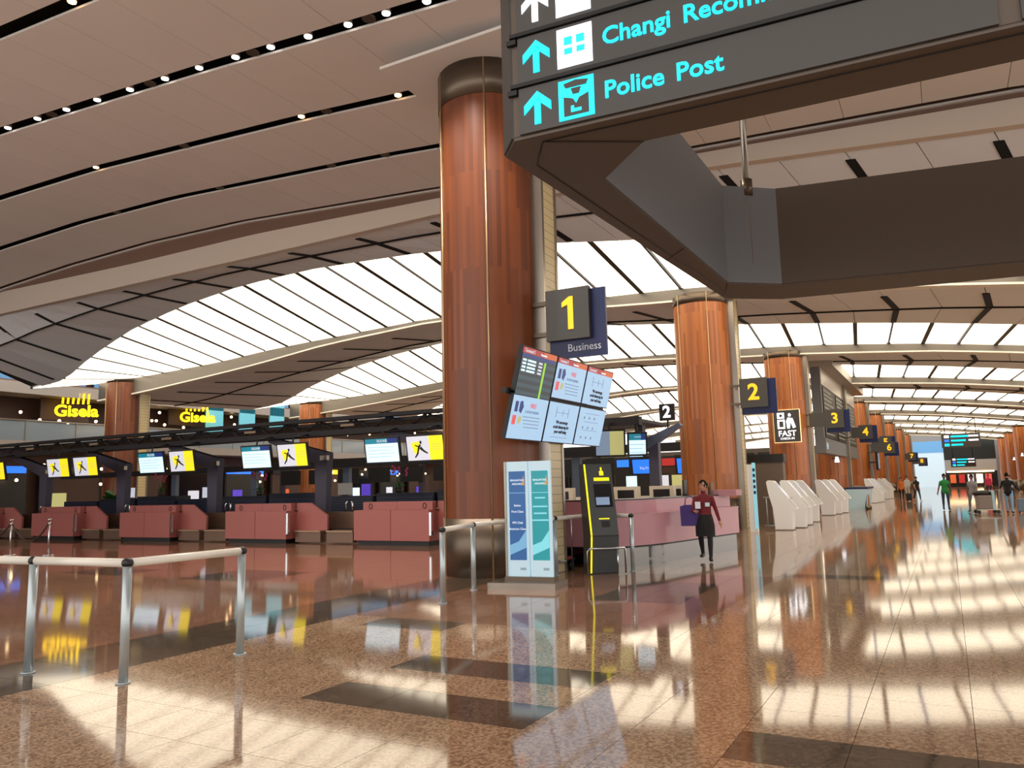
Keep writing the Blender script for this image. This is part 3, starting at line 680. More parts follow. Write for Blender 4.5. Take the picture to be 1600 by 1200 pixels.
# ================================================================= BANNER STAND
t = thing('banner_stand', 'double banner stand with dark blue and teal airline posters', 'banner stand', (-6.05, 11.6, 0), R(8))
bx('base', -.62, .52, -.38, .3, 0, .09, STEEL, t); bx('base_block', -.42, .42, -.12, .14, .05, .16, STEELD, t)
bx('side_post', -.42, -.385, -.06, .12, .08, 2.02, STEEL, t)
FRM = mat('banner_frame', (200, 222, 232), .35, emit=(150, 200, 220), estr=.25)
for k, (x0, x1, mm, mm2) in enumerate(((-.385, -.01, mat('poster_blue', (44, 92, 146), .4, emit=(40, 90, 150), estr=.35), mat('poster_blue_pale', (120, 175, 210), .4, emit=(100, 160, 205), estr=.35)),
                                 (.01, .385, mat('poster_teal', (30, 140, 150), .4, emit=(30, 140, 150), estr=.4), mat('poster_teal_pale', (130, 210, 220), .4, emit=(110, 200, 215), estr=.4)))):
    fr = bx('banner_frame', x0, x1, -.04, .02, .1, 2.02, FRM, t)
    bx('poster', x0+.045, x1-.045, -.046, -.04, .42, 1.86, mm, fr)
    MB().prism([(x0+.045, .5), (x1-.045, .62), (x1-.045, .9), (x0+.2, .72), (x0+.045, .66)], 'y', -.0475, -.046).build('poster_wave', mm2, fr)
    bx('poster_rule', x0+.045, x1-.045, -.048, -.046, 1.5, 1.51, mm2, fr)
    WT = mat('print_white', (225, 232, 238), .5, emit=(220, 230, 240), estr=.4)
    text('print', 'SINGAPORE', .045, face_matrix((x0+.07, -.048, 1.71), (1, 0, 0), (0, 0, 1)), WT, fr); text('print', 'AIRLINES', .045, face_matrix((x0+.1, -.048, 1.65), (1, 0, 0), (0, 0, 1)), WT, fr)
    MB().prism([(x1-.1, 1.63), (x1-.055, 1.63), (x1-.06, 1.72), (x1-.075, 1.79), (x1-.085, 1.7)], 'y', -.048, -.046).build('bird_mark', mat('gold_mark', (200, 150, 80), .4, emit=(200, 150, 80), estr=.3), fr)
    if k == 0:
        for q, (s_, z) in enumerate((('Suites', 1.3), ('First Class', 1.2), ('PPS Club', 1.02), ('Business Class', .92))): text('print', s_, .05, face_matrix(((x0+x1)/2, -.048, z), (1, 0, 0), (0, 0, 1)), WT, fr, 'CENTER')
    else:
        for z, wd in ((1.42, .18), (1.28, .25), (1.17, .22), (1.06, .28)): bx('print_line', (x0+x1)/2-wd/2, (x0+x1)/2+wd/2, -.048, -.046, z-.012, z+.012, mm2, fr)
    bx('print_mark', x1-.16, x1-.06, -.042, -.04, .26, .3, mat('print_grey', (160, 190, 205), .5), fr)

# ================================================================= BLACK AND YELLOW KIOSK
t = thing('bag_kiosk', 'black and grey self-service kiosk with a bright yellow edge line', 'kiosk', (-5.72, 13.75, 0), R(-48))
prof = [(-.22, 0), (.17, 0), (.27, .68), (-.02, 2.0), (-.30, 2.0), (-.24, 1.2), (-.16, .68)]
MB().prism(prof, 'y', -.27, .27).build('body', KDARK, t)
def on_front(z0, z1, y0, y1, out, m, nm, par=t):
    def fx(z): return (.17+.10*z/.68 if z <= .68 else .27-.29*(z-.68)/1.32)+out
    return MB().add([(fx(z0), y0, z0), (fx(z0), y1, z0), (fx(z1), y1, z1), (fx(z1), y0, z1), (fx(z0)-.012, y0, z0), (fx(z0)-.012, y1, z0), (fx(z1)-.012, y1, z1), (fx(z1)-.012, y0, z1)],
        [(0, 1, 2, 3), (7, 6, 5, 4), (0, 4, 5, 1), (1, 5, 6, 2), (2, 6, 7, 3), (3, 7, 4, 0)]).build(nm, m, par)
on_front(.7, 1.99, -.24, .265, .008, KGREY, 'front_panel'); on_front(.02, .67, -.24, .265, .008, KGREY, 'lower_panel')
on_front(.7, 1.99, -.27, -.24, .012, KYEL, 'yellow_edge'); on_front(.02, .69, -.27, -.24, .012, KYEL, 'yellow_edge')
s_ = on_front(1.2, 1.62, -.12, .22, .014, SCRDARK, 'touch_screen'); on_front(1.24, 1.38, -.1, .16, .017, S_GREY, 'reflection_print', s_)
on_front(1.68, 1.74, -.1, .2, .014, KYEL, 'yellow_caption'); on_front(1.78, 1.86, .02, .1, .014, KYEL, 'yellow_arrow'); on_front(1.86, 1.93, .045, .075, .014, KYEL, 'yellow_arrow')
on_front(.98, 1.0, -.08, .12, .014, KYEL, 'yellow_caption'); on_front(.84, .95, -.04, .12, .014, BLACK, 'card_reader')
g = MB().tube([(.32, -.36, .02), (.32, -.36, .42), (.36, -.33, .47), (.4, 0, .47), (.36, .33, .47), (.32, .36, .42), (.32, .36, .02)], .018, 8).build('guard_bar', CHROME, t)
MB().tube([(.34, .2, .02), (.36, .2, .46)], .014, 8).build('guard_bar', CHROME, t)

# luggage trolley behind
t = thing('luggage_trolley', 'empty steel luggage trolley parked beside the near column', 'trolley', (-6.65, 14.0, 0), R(10))
for s in (-.22, .22): MB().tube([(s, 0, .2), (s, .02, .95), (s*.9, .05, 1.0), (0, .05, 1.02)], .014, 8).build('frame_tube', CHROME, t)
MB().tube([(-.02, 0, .2), (0, .03, 1.9), (-.1, .03, 1.98)], .014, 8).build('sign_pole', CHROME, t)
bx('deck', -.25, .25, -.5, .1, .2, .23, CHROME, t); bx('red_pad', -.2, .2, -.1, .08, .23, .26, mat('red_pad', (170, 50, 40), .5), t)
for s in (-.2, .2): MB().tube([(s-.03, 0, .1), (s+.03, 0, .1)], .1, 14).build('wheel', BLACK, t)

# ================================================================= SERVICE DESK (right, curved)
path = [(-9.2, 15.6), (-8.2, 14.75), (-7.2, 14.5), (-6.3, 14.5), (-5.85, 14.62), (-5.52, 14.95), (-5.3, 15.4), (-5.15, 15.9), (-4.8, 17.7), (-4.47, 19.4)]
t = thing('service_desk', 'long mauve service desk with curved corner and mirror plinth', 'desk', (-6, 16, 0))
def sweep(nm, o0, o1, z0, z1, m, i0=0, i1=None, par=t):
    pts = path[i0:(i1 if i1 is not None else len(path))]
    vs = []
    for k in range(len(pts)):
        gi = i0+k
        a = Vector((*path[max(gi-1, 0)], 0)); c = Vector((*path[min(gi+1, len(path)-1)], 0)); d = (c-a).normalized(); nn = Vector((d.y, -d.x, 0)); p = Vector((*path[gi], 0))
        for o_, z in ((o0, z0), (o1, z0), (o1, z1), (o0, z1)): q = p+nn*o_; vs.append((q.x+6, q.y-16, z))
    fs = [(0, 1, 2, 3), tuple(4*(len(pts)-1)+k for k in (3, 2, 1, 0))]
    for i in range(len(pts)-1):
        for k in range(4): fs.append((4*i+k, 4*i+4+k, 4*i+4+(k+1) % 4, 4*i+(k+1) % 4))
    return MB().add(vs, fs).build(nm, m, par)
sweep('mirror_plinth', -.7, -.08, 0, .36, mat('mirror_steel', (120, 118, 114), .12, 1.0))
sweep('shadow_gap', -.68, -.05, .36, .4, BLACK)
for a, c in ((0, 3), (2, 5), (4, 9), (8, 10)): sweep('lower_panel', -.65, 0, .4, .99, MAUVE, a, c)
sweep('ledge', -.65, .015, .99, 1.02, MAUVE)
for a, c in ((0, 4), (3, 9), (8, 10)): sweep('upper_panel', -.65, -.2, 1.02, 1.28, MAUVE, a, c)
sweep('desk_top', -.8, -.22, 1.28, 1.31, COUNTTOP)
for gi in (4, 8):
    pass
bx('end_block', .75, 1.62, 2.9, 3.5, 1.28, 1.42, MAUVE, t)
# things on / behind the desk
def small(nm, lab, cat, loc, parts, rz=0, group=None):
    t_ = thing(nm, lab, cat, loc, rz, group)
    for (n_, x0, x1, y0, y1, z0, z1, m_) in parts: bx(n_, x0, x1, y0, y1, z0, z1, m_, t_)
    return t_
CRM = mat('cream_plastic', (226, 214, 190), .4)
for i, (x, y) in enumerate([(-7.9, 16.8), (-7.2, 17.2), (-6.6, 17.6), (-6.0, 18.4), (-5.9, 19.0)]):
    small('desk_terminal', '%s cream check-in terminal behind the service desk' % ord_[i], 'terminal', (x, y, 1.05), [('stand', -.1, .1, -.05, .05, -1.05, .1, CRM), ('casing', -.3, .3, -.08, .1, .08, .5, CRM), ('recess', -.2, .2, -.09, -.08, .14, .42, BLACK)], 0, 'terminals behind the service desk')
    
small('back_counter', 'cream back counter behind the service desk', 'counter', (-6.9, 20.1, 0), [('body', -2.4, 1.4, 0, .6, 0, 1.28, CRM), ('niche', -1.9, -1.3, -.01, 0, .95, 1.22, BLACK), ('niche', -1.1, -.5, -.01, 0, .95, 1.22, BLACK), ('niche', .2, .7, -.01, 0, .95, 1.22, BLACK)])
small('tablet_stand', 'small tablet on a stand on the service desk', 'tablet', (-5.3, 17.9, 1.31), [('foot', -.06, .06, -.05, .05, 0, .04, KDARK), ('panel', -.02, .02, -.14, .14, .04, .36, KDARK)])
small('framed_notice', 'small brown framed notice standing on the desk end', 'notice', (-4.95, 18.9, 1.31), [('frame', -.02, .02, -.12, .12, 0, .3, mat('frame_brown', (120, 90, 60), .5)), ('leg', -.08, -.02, -.02, .02, 0, .2, BLACK)])
# desk post with slanted canopy arm and number 2
t = thing('desk_canopy_post', 'dark blue canopy post with slanted arm beside the service desk', 'post', (-6.55, 19.6, 0))
bx('post', -.13, .13, -.1, .1, 0, 2.75, POST, t)
MB().prism([(-.5, 2.55), (-.1, 2.5), (.75, 3.05), (.7, 3.12), (-.12, 2.8), (-.5, 2.72)], 'y', -.12, .12).build('arm', mat('arm_bluegrey', (96, 104, 130), .4), t)
t = thing('small_number_sign', 'small black sign with white number 2 on a thin pole above the desk', 'sign', (-6.2, 19.7, 3.06))
bx('plate', -.2, .2, -.04, .04, .15, .58, mat('sign_black', (34, 22, 22), .5), t); MB().cyl((0, 0), .02, -.05, .16, 8).build('pole', BLACK, t)
text('number', '2', .42, face_matrix((0, -.045, .36), (1, 0, 0), (0, 0, 1)), WHITEE, t, 'CENTER', .012)

t = thing('desk_canopy', 'black canopy beam carrying the monitors above the service desk', 'canopy', (-8.2, 19.2, 0))
bx('beam', -2.6, 1.45, -.12, .12, 3.1, 3.32, TRUSS, t); bx('roof_sheet', -2.6, 1.4, .12, 2.6, 3.2, 3.28, TRUSS, t); bx('leg', -2.6, -2.4, -.1, .1, 0, 3.1, POST, t); bx('leg', -2.6, -2.4, 2.4, 2.6, 0, 3.2, POST, t); bx('tie', 1.25, 1.45, .1, .35, 2.75, 3.1, TRUSS, t)
# ================================================================= MONITORS
def runner(par, x0, z0, s, y):
    P_ = [[(0, .1), (.06, .12), (.12, .3), (.2, .42), (.14, .46), (.06, .34)], [(.12, .3), (.3, .18), (.44, .12), (.45, .16), (.3, .26), (.2, .38)], [(.08, .3), (-.02, .12), (-.1, .02), (-.06, 0), (.06, .12)], [(.17, .46), (.22, .46), (.24, .54), (.19, .58), (.15, .53)], [(.1, .4), (-.04, .44), (-.05, .4), (.08, .36)]]
    poly2d('runner_print', [[(x0+a*s, z0+c*s) for a, c in p] for p in P_], face_matrix((0, y, 0), (1, 0, 0), (0, 0, 1)), S_BLACK, par, .003)
def monitor(kind, x0, x1, z0, z1, y, label, group='monitors hung over the check-in counters', tilt_=10, hang=3.55, rz=0, hy=.85):
    w2, h = (x1-x0)/2, z1-z0
    t = thing('hanging_monitor', label, 'monitor', ((x0+x1)/2, y, z1), rz, group)
    fr = bx('casing', -w2, w2, 0, .09, -h, 0, BLACK, t)
    fr.rotation_euler = (R(tilt_), 0, 0)
    g = .045
    if kind == 'yellow':
        bx('display', -w2+g, w2*.22, -.006, 0, -h+g, -g, S_WHITE, fr); bx('display_yellow', w2*.22, w2-g, -.006, 0, -h+g, -g, S_YEL, fr)
        poly2d('yellow_patch', [[(-w2*.72, -h*.3), (-w2*.3, -h*.24), (-w2*.25, -h*.6), (-w2*.55, -h*.72)]], face_matrix((0, -.008, 0), (1, 0, 0), (0, 0, 1)), S_YEL, fr, .003)
        runner(fr, -w2*.45, -h*.85, h*1.1, -.011)
        for k in range(3): bx('print_line', w2*.35, w2*.85, -.008, -.006, -h*.38-.07*k, -h*.38-.07*k+.012, S_SAND, fr)
    elif kind == 'blue':
        bx('display', -w2+g, w2-g, -.006, 0, -h+g, -.2, S_LT, fr); bx('banner', -w2+g, w2*.35, -.006, 0, -.2, -g, S_TEAL, fr); bx('banner_end', w2*.35, w2-g, -.006, 0, -.2, -g, S_NAVY, fr)
        text('banner_text', 'SILKAIR', min(.12, w2*.2), face_matrix((w2*.05, -.008, -.12), (1, 0, 0), (0, 0, 1)), S_WHITE, fr, 'CENTER')
        for k in range(4): bx('print_line', -w2*.8, w2*(.7-.2*(k % 2)), -.008, -.006, -.32-.1*k, -.3-.1*k, S_BLUE, fr)
    elif kind == 'map':
        bx('display', -w2+g, 0, -.006, 0, -h+g, -g, S_GREY, fr); bx('display_land', 0, w2-g, -.006, 0, -h+g, -g, S_SAND, fr)
    elif kind == 'navy':
        bx('display', -w2+g, w2-g, -.006, 0, -h+g, -g, S_LBLUE, fr); text('print', 'Bag Drop', .16, face_matrix((0, -.008, -h*.6), (1, 0, 0), (0, 0, 1)), S_WHITE, fr, 'CENTER')
    MB().tube([(0, .08, -.1), (0, .12, .2), (0, hy, hang-z1)], .03, 8).build('hanger', BLACK, t)
    return t
mons = [(-37.3, -35.9, 'yellow', 'yellow and white monitor at the far left edge'), (-32.8, -31.3, 'yellow', 'left yellow runner monitor over the second counter from the left'), (-31.0, -29.45, 'yellow', 'right yellow runner monitor over the second counter from the left'),
        (-26.95, -25.5, 'blue', 'pale blue monitor over the third counter from the left'), (-25.2, -23.85, 'yellow', 'yellow runner monitor over the third counter from the left'),
        (-21.45, -20.05, 'blue', 'pale blue monitor over the fourth counter from the left'), (-19.75, -18.4, 'yellow', 'yellow runner monitor over the fourth counter from the left'),
        (-16.0, -14.65, 'blue', 'bright pale monitor over the counter nearest the column'), (-14.4, -13.0, 'yellow', 'yellow runner monitor partly hidden by the near column')]
for a, c, k, l in mons: monitor(k, a, c, 2.42, 3.24, 19.5, l)
monitor('map', -7.85, -7.05, 2.3, 3.0, 18.8, 'tall map monitor hung above the service desk', 'monitors above the service desk', hang=3.14, rz=R(25), hy=.3)
monitor('blue', -7.0, -6.5, 2.3, 2.9, 18.9, 'pale blue timetable monitor hung above the service desk', 'monitors above the service desk', hang=3.14, rz=R(25), hy=.3)
monitor('navy', -13.0, -11.6, 2.04, 2.79, 35.4, 'blue bag drop monitor left of the kiosk top', 'blue monitors in the back', hang=3.2, hy=.5)
monitor('navy', -10.85, -9.3, 2.0, 2.77, 35.4, 'blue bag drop monitor seen beside the canopy post', 'blue monitors in the back', hang=3.2, hy=.5)

# ================================================================= CHECK-IN ISLAND (left)
t = thing('island_canopy', 'long black truss canopy over the left check-in island', 'canopy', (-24, 20.5, 0))
bx('top_chord', -18, 13.5, -.15, .15, 3.98, 4.1, TRUSS, t); bx('bottom_chord', -18, 13.5, -.2, .2, 3.48, 3.66, TRUSS, t)
bx('deck_sheet', -18, 13.5, .15, 4.5, 3.85, 3.95, TRUSS, t)
for i in range(21):
    x = -18+1.5*i; MB().tube([(x, 0, 3.6), (x+.75, 0, 4.0)], .04, 6).build('diagonal', TRUSS, t); MB().tube([(x+.75, 0, 4.0), (x+1.5, 0, 3.6)], .04, 6).build('diagonal', TRUSS, t)
    if i % 3 == 1: bx('truss_lamp', x+.4, x+.95, -.24, -.2, 3.74, 3.82, mat('truss_lamp', (150, 130, 105), .5), t)
bx('rear_beam', -18, 13.5, 5.3, 5.6, 2.6, 2.85, TRUSS, t)
for i, x in enumerate((-35.2, -29.8, -24.4, -19.0, -13.6)):
    t = thing('canopy_post', 'dark purple-grey canopy post with slanted bracket, %s from the left' % ord_[i], 'post', (x, 21.0, 0), group='canopy posts of the left island')
    MB().prism([(-.2, 0), (.2, 0), (.3, 2.95), (-.3, 2.95)], 'y', -.14, .14).build('post', POST, t)
    MB().prism([(.3, 2.95), (.3, 2.62), (-.3, 2.6), (-2.5, 3.42), (-2.5, 3.62)], 'y', -.16, .16).build('bracket_arm', POST, t)
    bx('floodlight', .1, .4, -.3, -.16, 2.68, 2.84, STEEL, t)
for i, x in enumerate((-33, -27.6, -22.2, -16.8, -11.6)):
    t = thing('rear_post', 'slim blue-grey rear canopy post, %s from the left' % ord_[i], 'post', (x, 26, 0), group='rear canopy posts')
    bx('shaft', -.16, .16, -.1, .1, 0, 2.7, mat('bluegrey_post', (92, 104, 124), .5), t); bx('cap', -.2, .2, -.14, .14, 2.7, 2.8, TRUSS, t)
def counter(x0, label):
    t = thing('checkin_counter', label, 'counter', (x0, 18.7, 0), group='pink check-in counters of the left island'); W2 = 2.75
    bx('plinth', .1, W2-.1, .1, 1.0, 0, .14, BLACK, t)
    for k in range(2):
        bx('front_panel', .01+k*W2/2, W2/2-.01+k*W2/2, 0, .3, .14, 1.02, PINK, t)
        up = bx('upper_panel', .12+k*(W2-.2)/2, .11+(k+1)*(W2-.2)/2, .3, .5, 1.0, 1.26, PINK, t)
        cx = .12+(k+.5)*(W2-.2)/2+(-.35 if k == 0 else .35)
        MB().tube([(cx+.06*math.cos(a*math.pi/6), .295, 1.13+.075*math.sin(a*math.pi/6)) for a in range(13)], .012, 6, caps=False).build('number_ring', BLACK, up)
    bx('body', .1, W2-.05, .3, 1.1, .14, 1.0, PINK, t); bx('desk_top', .05, W2, .45, 1.2, 1.0, 1.04, COUNTTOP, t)
    bx('edge_trim', W2-.01, W2+.06, 0, .1, .3, .95, CHROME, t)
    MB().prism([(W2-.05, 1.26), (W2+.55, 1.26), (W2+1.25, .85), (W2+1.25, .4), (W2-.05, .4)], 'y', .5, .58).build('side_wing', PINK, t)
    return t
def conveyor(x0, label):
    t = thing('baggage_conveyor', label, 'conveyor', (x0, 18.9, 0), group='baggage conveyors between the counters')
    bx('base', .05, 2.65, .3, 2.0, 0, .3, CONV, t)
    for k in range(2): bx('front_box', .1+1.3*k, 1.15+1.3*k, .1, .5, .04, .36, CONV, t); bx('box_lip', .1+1.3*k, 1.15+1.3*k, .06, .5, .36, .4, mat('conv_lip', (160, 130, 104), .4, .4), t)
    bx('belt', .1, 2.6, .5, 2.0, .3, .42, BLACK, t); bx('back_guard', .05, 2.65, 1.0, 1.06, .42, .95, CONV, t)
    MB().tube([(1.5, .9, .95), (1.5, .9, 1.22), (1.56, .9, 1.3), (1.7, .9, 1.3), (1.76, .9, 1.22), (1.76, .9, .95)], .03, 8).build('scale_loop', CHROME, t)
    return t
cl = ['check-in counter partly cut off at the left edge', 'pink check-in counter behind the rope stanchions', 'pink check-in counter third from the left', 'pink check-in counter fourth from the left', 'pink check-in counter beside the near column']
vl = ['baggage conveyor left of the stanchions', 'baggage conveyor right of the rope stanchions', 'baggage conveyor below the pale blue monitor in the middle', 'baggage conveyor left of the counter beside the column']
for i, x0 in enumerate((-37.75, -32.2, -26.7, -21.2, -15.72)): counter(x0, cl[i])
for i, x0 in enumerate((-35.0, -29.45, -23.95, -18.45)): conveyor(x0, vl[i])
for i in range(9):
    x = -38+2.75*i
    t = thing('louvre_cabinet', 'dark navy louvred cabinet behind the counters, %s from the left' % ord_[i], 'cabinet', (x, 23.6, 0), group='navy louvred cabinets')
    bx('body', 0, 2.6, 0, .8, 0, 1.42+.08*(i % 3), NAVYL, t)
    for k in range(9): bx('louvre', .05, 2.55, -.03, 0, .5+.1*k, .55+.1*k, mat('louvre_edge', (34, 42, 70), .4), t)
# papers, screens, flowers on the cabinets
for i, (x, c) in enumerate(((-28.3, S_WHITE), (-33.6, S_WHITE), (-20.6, mat('paper', (210, 205, 196), .6)))):
    small('notice_board', ['white notice standing over the second counter', 'white printer at the left counters', 'white printed notices on the middle cabinet'][i], 'notice', (x, 24.0, 1.42+.08*(int((x+38)/2.75) % 3)), [('foot', -.1, .1, -.08, .08, 0, .05, BLACK), ('board', -.35, .35, -.02, .02, .05, .5, c)])
def orchid(x, y, z, label):
    t = thing('orchid', label, 'flower', (x, y, z), group='pink orchids on the cabinets')
    MB().cyl((0, 0), .12, 0, .2, 12, r2=.15).build('pot', mat('pot', (60, 50, 44), .5), t)
    for k in range(3):
        a = k*2.1; e = (.3*math.cos(a), .2*math.sin(a), .75+.05*k)
        MB().tube([(0, 0, .2), (e[0]*.4, e[1]*.4, .6), e], .012, 6).build('stem', LEAF, t)
        for q in range(4): MB().sphere((e[0]+random.uniform(-.1, .1), e[1], e[2]-.1+.08*q), (.06, .04, .05), 6, 4).build('blossom', mat('orchid_pink', (214, 80, 130), .5), t)
    for k in range(4): a = k*1.57; MB().prism([(0, .18), (.16*math.cos(a)+.02, .34), (.3*math.cos(a), .26)], 'y', -.02+.02*k, .03*k).build('leaf', LEAF, t)
for i, px_ in enumerate((-31.4, -25.2, -18.0, -14.6)): orchid(px_, 24.0, 1.42+.08*(int((px_+38)/2.75) % 3), 'pink orchid on the dark cabinets, %s from the left' % ord_[i])
# leafy plant
t = thing('leafy_plant', 'large green leafy plant in front of the left wooden column', 'plant', (-37.0, 25.4, 0))
MB().cyl((0, 0), .4, 0, 1.2, 20, r2=.5).build('planter', mat('planter', (60, 40, 32), .5), t)
for k in range(34):
    a = random.uniform(0, 6.28); el = random.uniform(.1, 1.2); L = random.uniform(.6, 1.0); wd = random.uniform(.12, .2)
    d = Vector((math.cos(a)*math.cos(el), math.sin(a)*math.cos(el), math.sin(el))); s = Vector((-math.sin(a), math.cos(a), 0)); o_ = Vector((0, 0, 1.3))
    p1 = o_+d*L*.35; p2 = o_+d*L*.7+Vector((0, 0, -.05)); p3 = o_+d*L+Vector((0, 0, -.25*L))
    MB().add([o_, p1-s*wd, p1+s*wd, p2-s*wd*.9, p2+s*wd*.9, p3, p1+Vector((0, 0, .015)), p2+Vector((0, 0, .015))], [(0, 1, 6), (0, 6, 2), (1, 3, 7, 6), (6, 7, 4, 2), (3, 5, 7), (7, 5, 4)]).build('leaf', LEAF, t)
# stanchions with rope
def stanchion(x, y, label):
    t = thing('rope_stanchion', label, 'stanchion', (x, y, 0), group='chrome rope stanchions')
    MB().cyl((0, 0), .16, 0, .03, 20).build('base', CHROME, t); MB().cyl((0, 0), .022, .03, .98, 12).build('pole', CHROME, t); MB().cyl((0, 0), .05, .98, 1.03, 12).build('finial', CHROME, t); MB().cyl((0, 0), .035, .86, .93, 12).build('collar', CHROME, t)
stanchion(-23.8, 13.25, 'chrome rope stanchion at the left edge'); stanchion(-22.45, 13.55, 'chrome rope stanchion right of the other one')
def rope(a, c, label):
    pts = []
    for k in range(15): u = k/14; pts.append((a[0]+(c[0]-a[0])*u, a[1]+(c[1]-a[1])*u, .9-.5*4*u*(1-u)))
    o = MB().tube(pts, .022, 8).build('barrier_rope', mat('rope', (40, 16, 18), .7)); tag(o, label, 'rope', 'velvet ropes')
rope((-23.77, 13.26), (-22.48, 13.54), 'dark rope hanging between the two stanchions'); rope((-25.4, 12.9), (-23.83, 13.24), 'dark rope running off to the left of the stanchions')

# second island further back: canopy, dark monitor backs, counters
t = thing('rear_canopy', 'black canopy of the second check-in island in the background', 'canopy', (-22, 36, 0))
bx('beam', -15, 13.2, -.2, .2, 3.1, 3.5, TRUSS, t); bx('roof_sheet', -15, 13.2, .2, 4, 3.3, 3.4, TRUSS, t)
for i in range(6): bx('strut', -14+5.2*i, -13.7+5.2*i, -.1, .1, 0, 3.0, POST, t)
for i in range(12):
    x = -35+2.25*i
    small('dark_monitor', 'switched off black monitor on the second island, %s from the left' % ord_[i], 'monitor', (x, 35.75, 2.05), [('casing', -.75, .75, 0, .12, 0, .85, BLACK), ('hanger', -.04, .04, .04, .1, .85, 1.1, BLACK)], 0, 'black monitors on the second island')
for i in range(5):
    x = -33+5.2*i
    small('rear_counter', 'pink counter of the second island, %s from the left' % ord_[i], 'counter', (x, 35, 0), [('front_panel', 0, 2.75, 0, .3, .1, 1.05, PINK), ('upper_panel', .1, 2.65, .3, .6, 1.05, 1.3, PINK), ('plinth', .1, 2.6, .05, .8, 0, .1, BLACK)], 0, 'counters of the second island')
for i in range(4):
    small('poster_stand', 'lit poster stand in the background, %s from the left' % ord_[i], 'poster', (-37.5+7.5*i, 46, 0), [('frame', -.5, .5, 0, .1, 0, 2.2, KDARK), ('poster', -.42, .42, -.02, 0, .5, 2.1, [S_PURPLE, S_LT, S_ORANGE, S_WHITE][i])], 0, 'lit poster stands in the background')

# ================================================================= LEFT SHOPS / MEZZANINE
MEZ = t = thing('mezzanine', 'upper gallery with glass balustrade over the left shops', 'gallery', (-47, 20, 0))
bx('slab', -1, 1.2, -12, 52, 4.4, 4.9, mat('slab_grey', (150, 140, 130), .6), t); bx('upper_fascia', -.5, 1.5, -12, 52, 7.55, 8.2, mat('upper_fascia', (160, 150, 140), .5), t)
bx('upper_ceiling', -1, 1.4, -12, 52, 8.2, 8.3, BROWN, t)
for i in range(21): bx('balustrade_pane', 1.15, 1.18, -12+3*i, -9.06+3*i, 4.9, 6.0, GLASSB, t); bx('balustrade_post', 1.1, 1.22, -9.06+3*i, -9.0+3*i, 4.9, 6.05, STEEL, t)
bx('hand_rail', 1.1, 1.24, -12, 52, 6.02, 6.1, STEEL, t)
for i in range(14): bx('glazing_panel', -.4, -.3, -11+4.4*i, -7.2+4.4*i, 8.3, 10.5, mat('blue_glazing', (80, 130, 170), .2, emit=(60, 120, 170), estr=.25), t)
lampm = MB().sphere((0, 0, 0), .09, 8, 6).mesh('shop_lamp', SHOPL)
k = 0
for i in range(90):
    yy = random.uniform(12, 72); zz = random.choice((random.uniform(6.0, 7.3), random.uniform(2.4, 3.6)))
    o = link('pendant_lamp', lampm, None, MEZ, (.4+random.uniform(-.6, .6), yy-20, zz))
neon = mat('neon_yellow', (255, 214, 0), .4, emit=(255, 205, 0), estr=2.2)
for i, (yy, z) in enumerate(((28.8, 6.75), (37.6, 6.95))):
    t = thing('neon_sign', ['yellow neon script sign on the upper gallery at the left', 'yellow neon script sign right of the left wooden column'][i], 'neon sign', (-45.6, yy, z))
    text('script', 'Gisela', .95, face_matrix((0, 0, 0), (0.55, .83, 0), (0, 0, 1)), neon, t, 'CENTER', .03)
    bx('backing', -1.2, -1.1, -1.5, 1.5, -.5, 1.2, SHOPW, t)
    poly2d('reflected_strokes', [[(-.8+.27*q, .45), (-.68+.27*q, .45), (-.66+.27*q, 1.1), (-.76+.27*q, 1.05)] for q in range(6)], face_matrix((0, 0, 0), (0.55, .83, 0), (0, 0, 1)), neon, t, .03)  # glowing strokes stand in for the sign's mirrored reflection above the word
for i, yy in enumerate((39.0, 42.0, 45.0, 48.2)):
    o = bx('cyan_banner', -45.6, -45.5, yy-.75, yy+.75, 6.0, 8.6, CYANP); tag(o, 'pale cyan hanging panel, %s from the left' % ord_[i], 'panel', 'cyan panels over the gallery')
for i in range(12):
    t = thing('shop_window', 'lit ground floor shop window along the left wall, %s from the near end' % ord_[i], 'shop window', (-47.6, 16+4.6*i, 0), group='ground floor shop windows')
    bx('frame', 0, .2, -1.9, 1.9, 0, 3.4, KDARK, t); bx('pane', .2, .24, -1.8, 1.8, .3, 3.1, [SHOPW, SCRDARK, KDARK, SHOPW][i % 4], t)
    bx('display', .24, .3, -1.2+.3*(i % 3), -.3+.3*(i % 3), .6, 1.9, [S_WHITE, S_PURPLE, S_ORANGE, S_SAND, S_LT][i % 5], t); bx('sign_band', .2, .32, -1.8, 1.8, 3.1, 3.5, [S_YEL, BLACK, S_LBLUE, BLACK][i % 4], t)
for i in range(8):
    t = thing('shop_unit', 'background shop unit on the back wall, %s from the left' % ord_[i], 'shop', (-45+4.6*i, 73.6, 0), group='background shop units')
    bx('frame', -2.1, 2.1, 0, .3, 0, 4.2, KDARK, t); bx('pane', -1.9, 1.9, -.05, 0, .3, 3.2, [KDARK, SHOPW, SCRDARK, SHOPW][i % 4], t); bx('poster', -1.0, .1, -.07, -.05, .8, 2.4, [S_LT, S_SAND, S_GREY, S_ORANGE][i % 4], t); bx('sign_band', -1.9, 1.9, -.1, 0, 3.3, 4.0, [S_RED, BLACK, S_WHITE, BLACK, S_LBLUE][i % 5], t)

